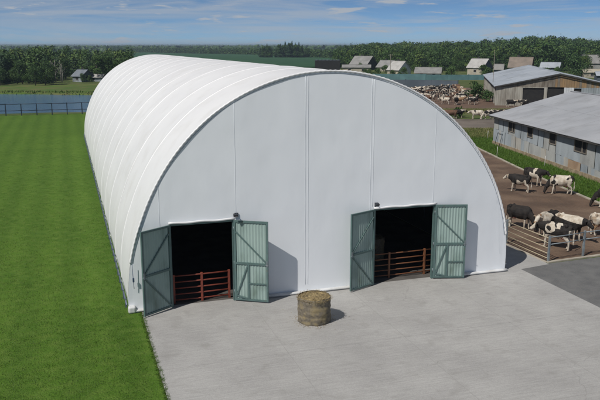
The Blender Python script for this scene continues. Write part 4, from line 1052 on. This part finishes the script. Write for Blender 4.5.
cow(24.1,18.3, -48,'level','bw',-.05,2,'black cow with white shoulder patches just behind the white faced one',.1,.1,1.05,lambda c: False if c.x < -.25 else (True if c.z < .66 else (True if .05 < c.x+.15*noise.noise(c*4) < .32 and c.z > .9 else None)),YG)
cow(24.0,14.8, 165,'down','wb',.6,3,'mostly white cow with dark head grazing at the kerb opposite the rusty sheet',.16,.15,1.06,lambda c: False if c.x > .9 else (False if (.5 < c.x+.2*noise.noise(c*4) < .7 and c.z > .75) else (False if c.x < -.72+.2*noise.noise(c*4) and c.z > .95 else None)),YG)
cow(24.1,9.9, 160,'down','bw',-.3,4,'black cow with white legs grazing by the kerb at the right edge',.1,0,1.0,lambda c: True if c.z < .7 and c.x < .9 else None,YG)
cow(14.9,7.0, -48,'down','bw',-.62,5,'nearly all black cow with white shins grazing by the hangar wall',.08,-.2,1.05,lambda c: True if c.z < .62 and c.x < .9 else False,YG)
cow(15.5,5.1, 215,'level','tan',-.05,6,'black and white cow with tan chest and white brow facing the ochre gate',.05,.15,1.06,lambda c: None,YG)
cow(14.15,2.5, 140,'level','bw',-.02,7,'patched cow with white ring on its shoulder, nearest the pen fence corner',.12,.3,1.08,lambda c: True if (c.z < .75 and c.x < .9) else (True if c.x > 1.2 else (True if (.10 < math.hypot((c.x-.34)*.8, (c.z-1.08))+.17*noise.noise(Vector((c.x*4,c.y*4,c.z*4))) < .26 and c.x < .62) or (-.3 < c.x+.12*noise.noise(Vector((c.x*5,c.y*5,c.z*5))) < -.02 and c.z > 1.12) or (c.x < -.78 and c.z < 1.1) else False)),YG)
cow(15.95,3.75, -52,'level','bw',.1,8,'cow with white back and black belly standing behind the pen fence',.1,0,1.1,lambda c: True if c.z > 1.12-.12*c.x and c.x < .9 else (True if c.z < .5 else False),YG)
cow(18.55,3.9, -8,'level','tan',.25,9,'white and tan cow at the right edge of the picture behind the pen fence',.1,0,1.0,lambda c: True if c.z > .75 and c.x < .8 else None,YG)
# give the tan-chested cow its black body
for o in COL.objects:
    if o.name.startswith('cow') and 'tan chest' in str(o.get('label','')):
        for p in o.data.polygons:
            c = p.center
            if c.x < .38 and p.material_index == 2: p.material_index = 0
            if c.x > 1.05 and c.z > 1.0 and p.material_index != 4: p.material_index = 1
# distant herd: shared low-detail meshes
HM = []
for k, (pose, kind, white) in enumerate((('level','brown',-.3),('down','brown',-.45),('up','bw',-.1),('level','bw',-.05),('down','wb',.3),('up','tan',-.25),('level','black',-.6),('down','tan',-.35),('level','wb',.45))):
    me, info = cow_mesh(pose, .12, (k-4)*.08, .045); paint(me, 20+k, white, kind, info); me.name = 'herd_cow'; HM.append((me, kind))
LBL = {'brown':'brown cow in the crowded distant herd in front of the panel wall','tan':'tan cow in the crowded distant herd in front of the panel wall','bw':'black and white cow in the crowded distant herd in front of the panel wall','wb':'mostly white cow in the crowded distant herd in front of the panel wall','black':'black cow in the crowded distant herd in front of the panel wall'}
poly = [(56.5,93),(58.5,90),(63,89.5),(69,98.5),(76,113.5),(84.5,133),(79,135),(72,129),(65.5,121.5),(59,110),(57,101)]
def inside(x, y):
    c = False
    for i in range(len(poly)):
        (x0,y0),(x1,y1) = poly[i], poly[i-1]
        if (y0 > y) != (y1 > y) and x < (x1-x0)*(y-y0)/(y1-y0)+x0: c = not c
    return c
rs = random.Random(21); got = []; tries = 0
while len(got) < 58 and tries < 20000:
    tries += 1; x, y = rs.uniform(55,86), rs.uniform(88,136)
    if not inside(x, y) or any(math.hypot(x-a_, y-b_) < 2.2 for a_, b_ in got) or math.hypot(x-64.2, y-104) < 2.6: continue
    got.append((x,y))
for x, y in got:
    k = rs.choices(range(9), [3,4,7,8,2.0,2,10,2,2.0])[0]; me, kind = HM[k]
    o = bpy.data.objects.new('cow', me); COL.objects.link(o); o.location = (x,y,.0); o.rotation_euler = (0,0,rs.uniform(0,2*PI)); q = rs.uniform(.9,1.05); o.scale = (q,q,q)
    tag(o, LBL[kind], 'cow', kind.replace('bw','black and white').replace('wb','mostly white')+' cows in the distant herd')
for (X, Y, head, k, lb) in ((23.2,109.5,170,0,'brown cow leading the row on the farm track, half hidden by the hangar'),(24.6,110.8,10,6,'black cow second in the row on the farm track'),(27.0,109.0,175,8,'white cow in the middle of the row on the farm track'),(28.6,108.4,200,4,'white cow with head down in the row on the farm track'),(29.9,109.6,150,3,'black and white cow right of the two white ones on the farm track'),(31.6,110.6,-150,6,'black cow near the right end of the row on the farm track'),(33.4,109.4,20,8,'white cow at the right end of the row by the shed roof corner'),(35.2,110.5,5,3,'black and white cow farthest right on the farm track by the shed roof')):
    me, kind = HM[k]; o = bpy.data.objects.new('cow', me); COL.objects.link(o); x, y = fr(X, Y); o.location = (x,y,.006); o.rotation_euler = (0,0,math.radians(head)+HX); tag(o, lb, 'cow', 'cows on the farm track')
# cows / machinery by the open shed front
for (v_, head, k, lb) in ((2.6,0,6,'black cow lying in front of the open sided shed wall, left'),(4.6,160,3,'dark patched cow before the first doorway of the open sided shed')):
    me, kind = HM[k]; o = bpy.data.objects.new('cow', me); COL.objects.link(o); p = sq(-3.2,v_,0); o.location = (p.x,p.y,0); o.rotation_euler = (0,0,math.radians(head)+HX); tag(o, lb.replace(' lying',' standing'), 'cow', 'cows by the open sided shed')
# ------------------------------------------------------------------ haze
hz = MB(); hz.box(-7600,9600,-420,9600,-12,26)
m, nt, b = new_mat('haze_air'); nt.nodes.remove(b); out = nt.nodes['Material Output']; pv = nt.nodes.new('ShaderNodeVolumePrincipled')
pv.inputs['Color'].default_value = (.66,.82,1,1); pv.inputs['Density'].default_value = .00020; pv.inputs['Anisotropy'].default_value = .2
nt.links.new(pv.outputs[0], out.inputs['Volume'])
o = hz.build('haze', m); o['kind'] = 'stuff'; o['label'] = 'thin blue haze over the far countryside'; o['category'] = 'haze'
# ------------------------------------------------------------------ sky and sun
SD = Vector((-.76,-.41,1.0)).normalized(); EL = math.asin(SD.z)
w = bpy.data.worlds.new('World'); S.world = w; w.use_nodes = True; nt = w.node_tree; L = nt.links.new
bg = nt.nodes['Background']; bg.inputs[1].default_value = .15
sky = nt.nodes.new('ShaderNodeTexSky'); sky.sky_type = 'NISHITA'; sky.sun_disc = False; sky.sun_elevation = EL; sky.sun_rotation = math.atan2(SD.x, SD.y)
sky.altitude = 2500; sky.air_density = .42; sky.dust_density = 0; sky.ozone_density = 3.5
tc = nt.nodes.new('ShaderNodeTexCoord'); sx = nt.nodes.new('ShaderNodeSeparateXYZ'); L(tc.outputs['Generated'], sx.inputs[0])
def math_(op, a_, b_=None, c=None):
    n_ = nt.nodes.new('ShaderNodeMath'); n_.operation = op
    for i, q in enumerate((a_, b_, c)):
        if q is None: continue
        if isinstance(q, (int,float)): n_.inputs[i].default_value = q
        else: L(q, n_.inputs[i])
    return n_.outputs[0]
zz = math_('MULTIPLY', sx.outputs[2], 6.0)
cb = nt.nodes.new('ShaderNodeCombineXYZ'); L(sx.outputs[0], cb.inputs[0]); L(sx.outputs[1], cb.inputs[1]); L(zz, cb.inputs[2])
def cloud(scale, detail, lo, hi, rot, sc, dist=.3):
    mp = nt.nodes.new('ShaderNodeMapping'); mp.inputs['Rotation'].default_value = (0,0,rot); mp.inputs['Scale'].default_value = sc; L(cb.outputs[0], mp.inputs[0])
    n_ = nt.nodes.new('ShaderNodeTexNoise'); n_.inputs['Scale'].default_value = scale; n_.inputs['Detail'].default_value = detail; n_.inputs['Roughness'].default_value = .6; n_.inputs['Distortion'].default_value = dist; L(mp.outputs[0], n_.inputs[0])
    r_ = nt.nodes.new('ShaderNodeValToRGB'); r_.color_ramp.elements[0].position = lo; r_.color_ramp.elements[1].position = hi; L(n_.outputs[0], r_.inputs[0]); return r_.outputs[0]
c1 = cloud(4.2, 12, .42, .64, 0, (1,1,2.2), .9); c2 = cloud(13, 8, .565, .66, .4, (1,1,1.5), .2)
c1 = math_('MULTIPLY', c1, .62); c2 = math_('MULTIPLY', c2, .95); cc = math_('MAXIMUM', c1, c2)
mx = nt.nodes.new('ShaderNodeMix'); mx.data_type = 'RGBA'; L(cc, mx.inputs['Factor']); tn = nt.nodes.new('ShaderNodeMix'); tn.data_type = 'RGBA'; tn.blend_type = 'MULTIPLY'; tn.inputs['Factor'].default_value = 1; L(sky.outputs[0], tn.inputs[6]); tn.inputs[7].default_value = (.42,.475,.475,1); L(tn.outputs[2], mx.inputs[6]); mx.inputs[7].default_value = (2.7,2.95,3.3,1)
L(mx.outputs[2], bg.inputs[0])
ld = bpy.data.lights.new('sun','SUN'); ld.energy = 4.0; ld.angle = math.radians(.5); ld.color = (1,.955,.89)
lo = bpy.data.objects.new('sun', ld); COL.objects.link(lo); lo.rotation_euler = SD.to_track_quat('Z','Y').to_euler(); lo.location = (0,0,60)
# ------------------------------------------------------------------ camera
cd = bpy.data.cameras.new('camera'); cd.sensor_width = 36; cd.lens = 42.71; cd.clip_end = 20000; cd.clip_start = .5
co = bpy.data.objects.new('camera', cd); COL.objects.link(co); co.location = (CX,CY,CZ); co.rotation_euler = (PI/2-PITCH, 0, -YAW); S.camera = co
S.view_settings.view_transform = 'Standard'; S.view_settings.look = 'None'; S.view_settings.gamma = 1; S.view_settings.exposure = -.04
S.view_settings.use_curve_mapping = False
S.render.engine = 'CYCLES'
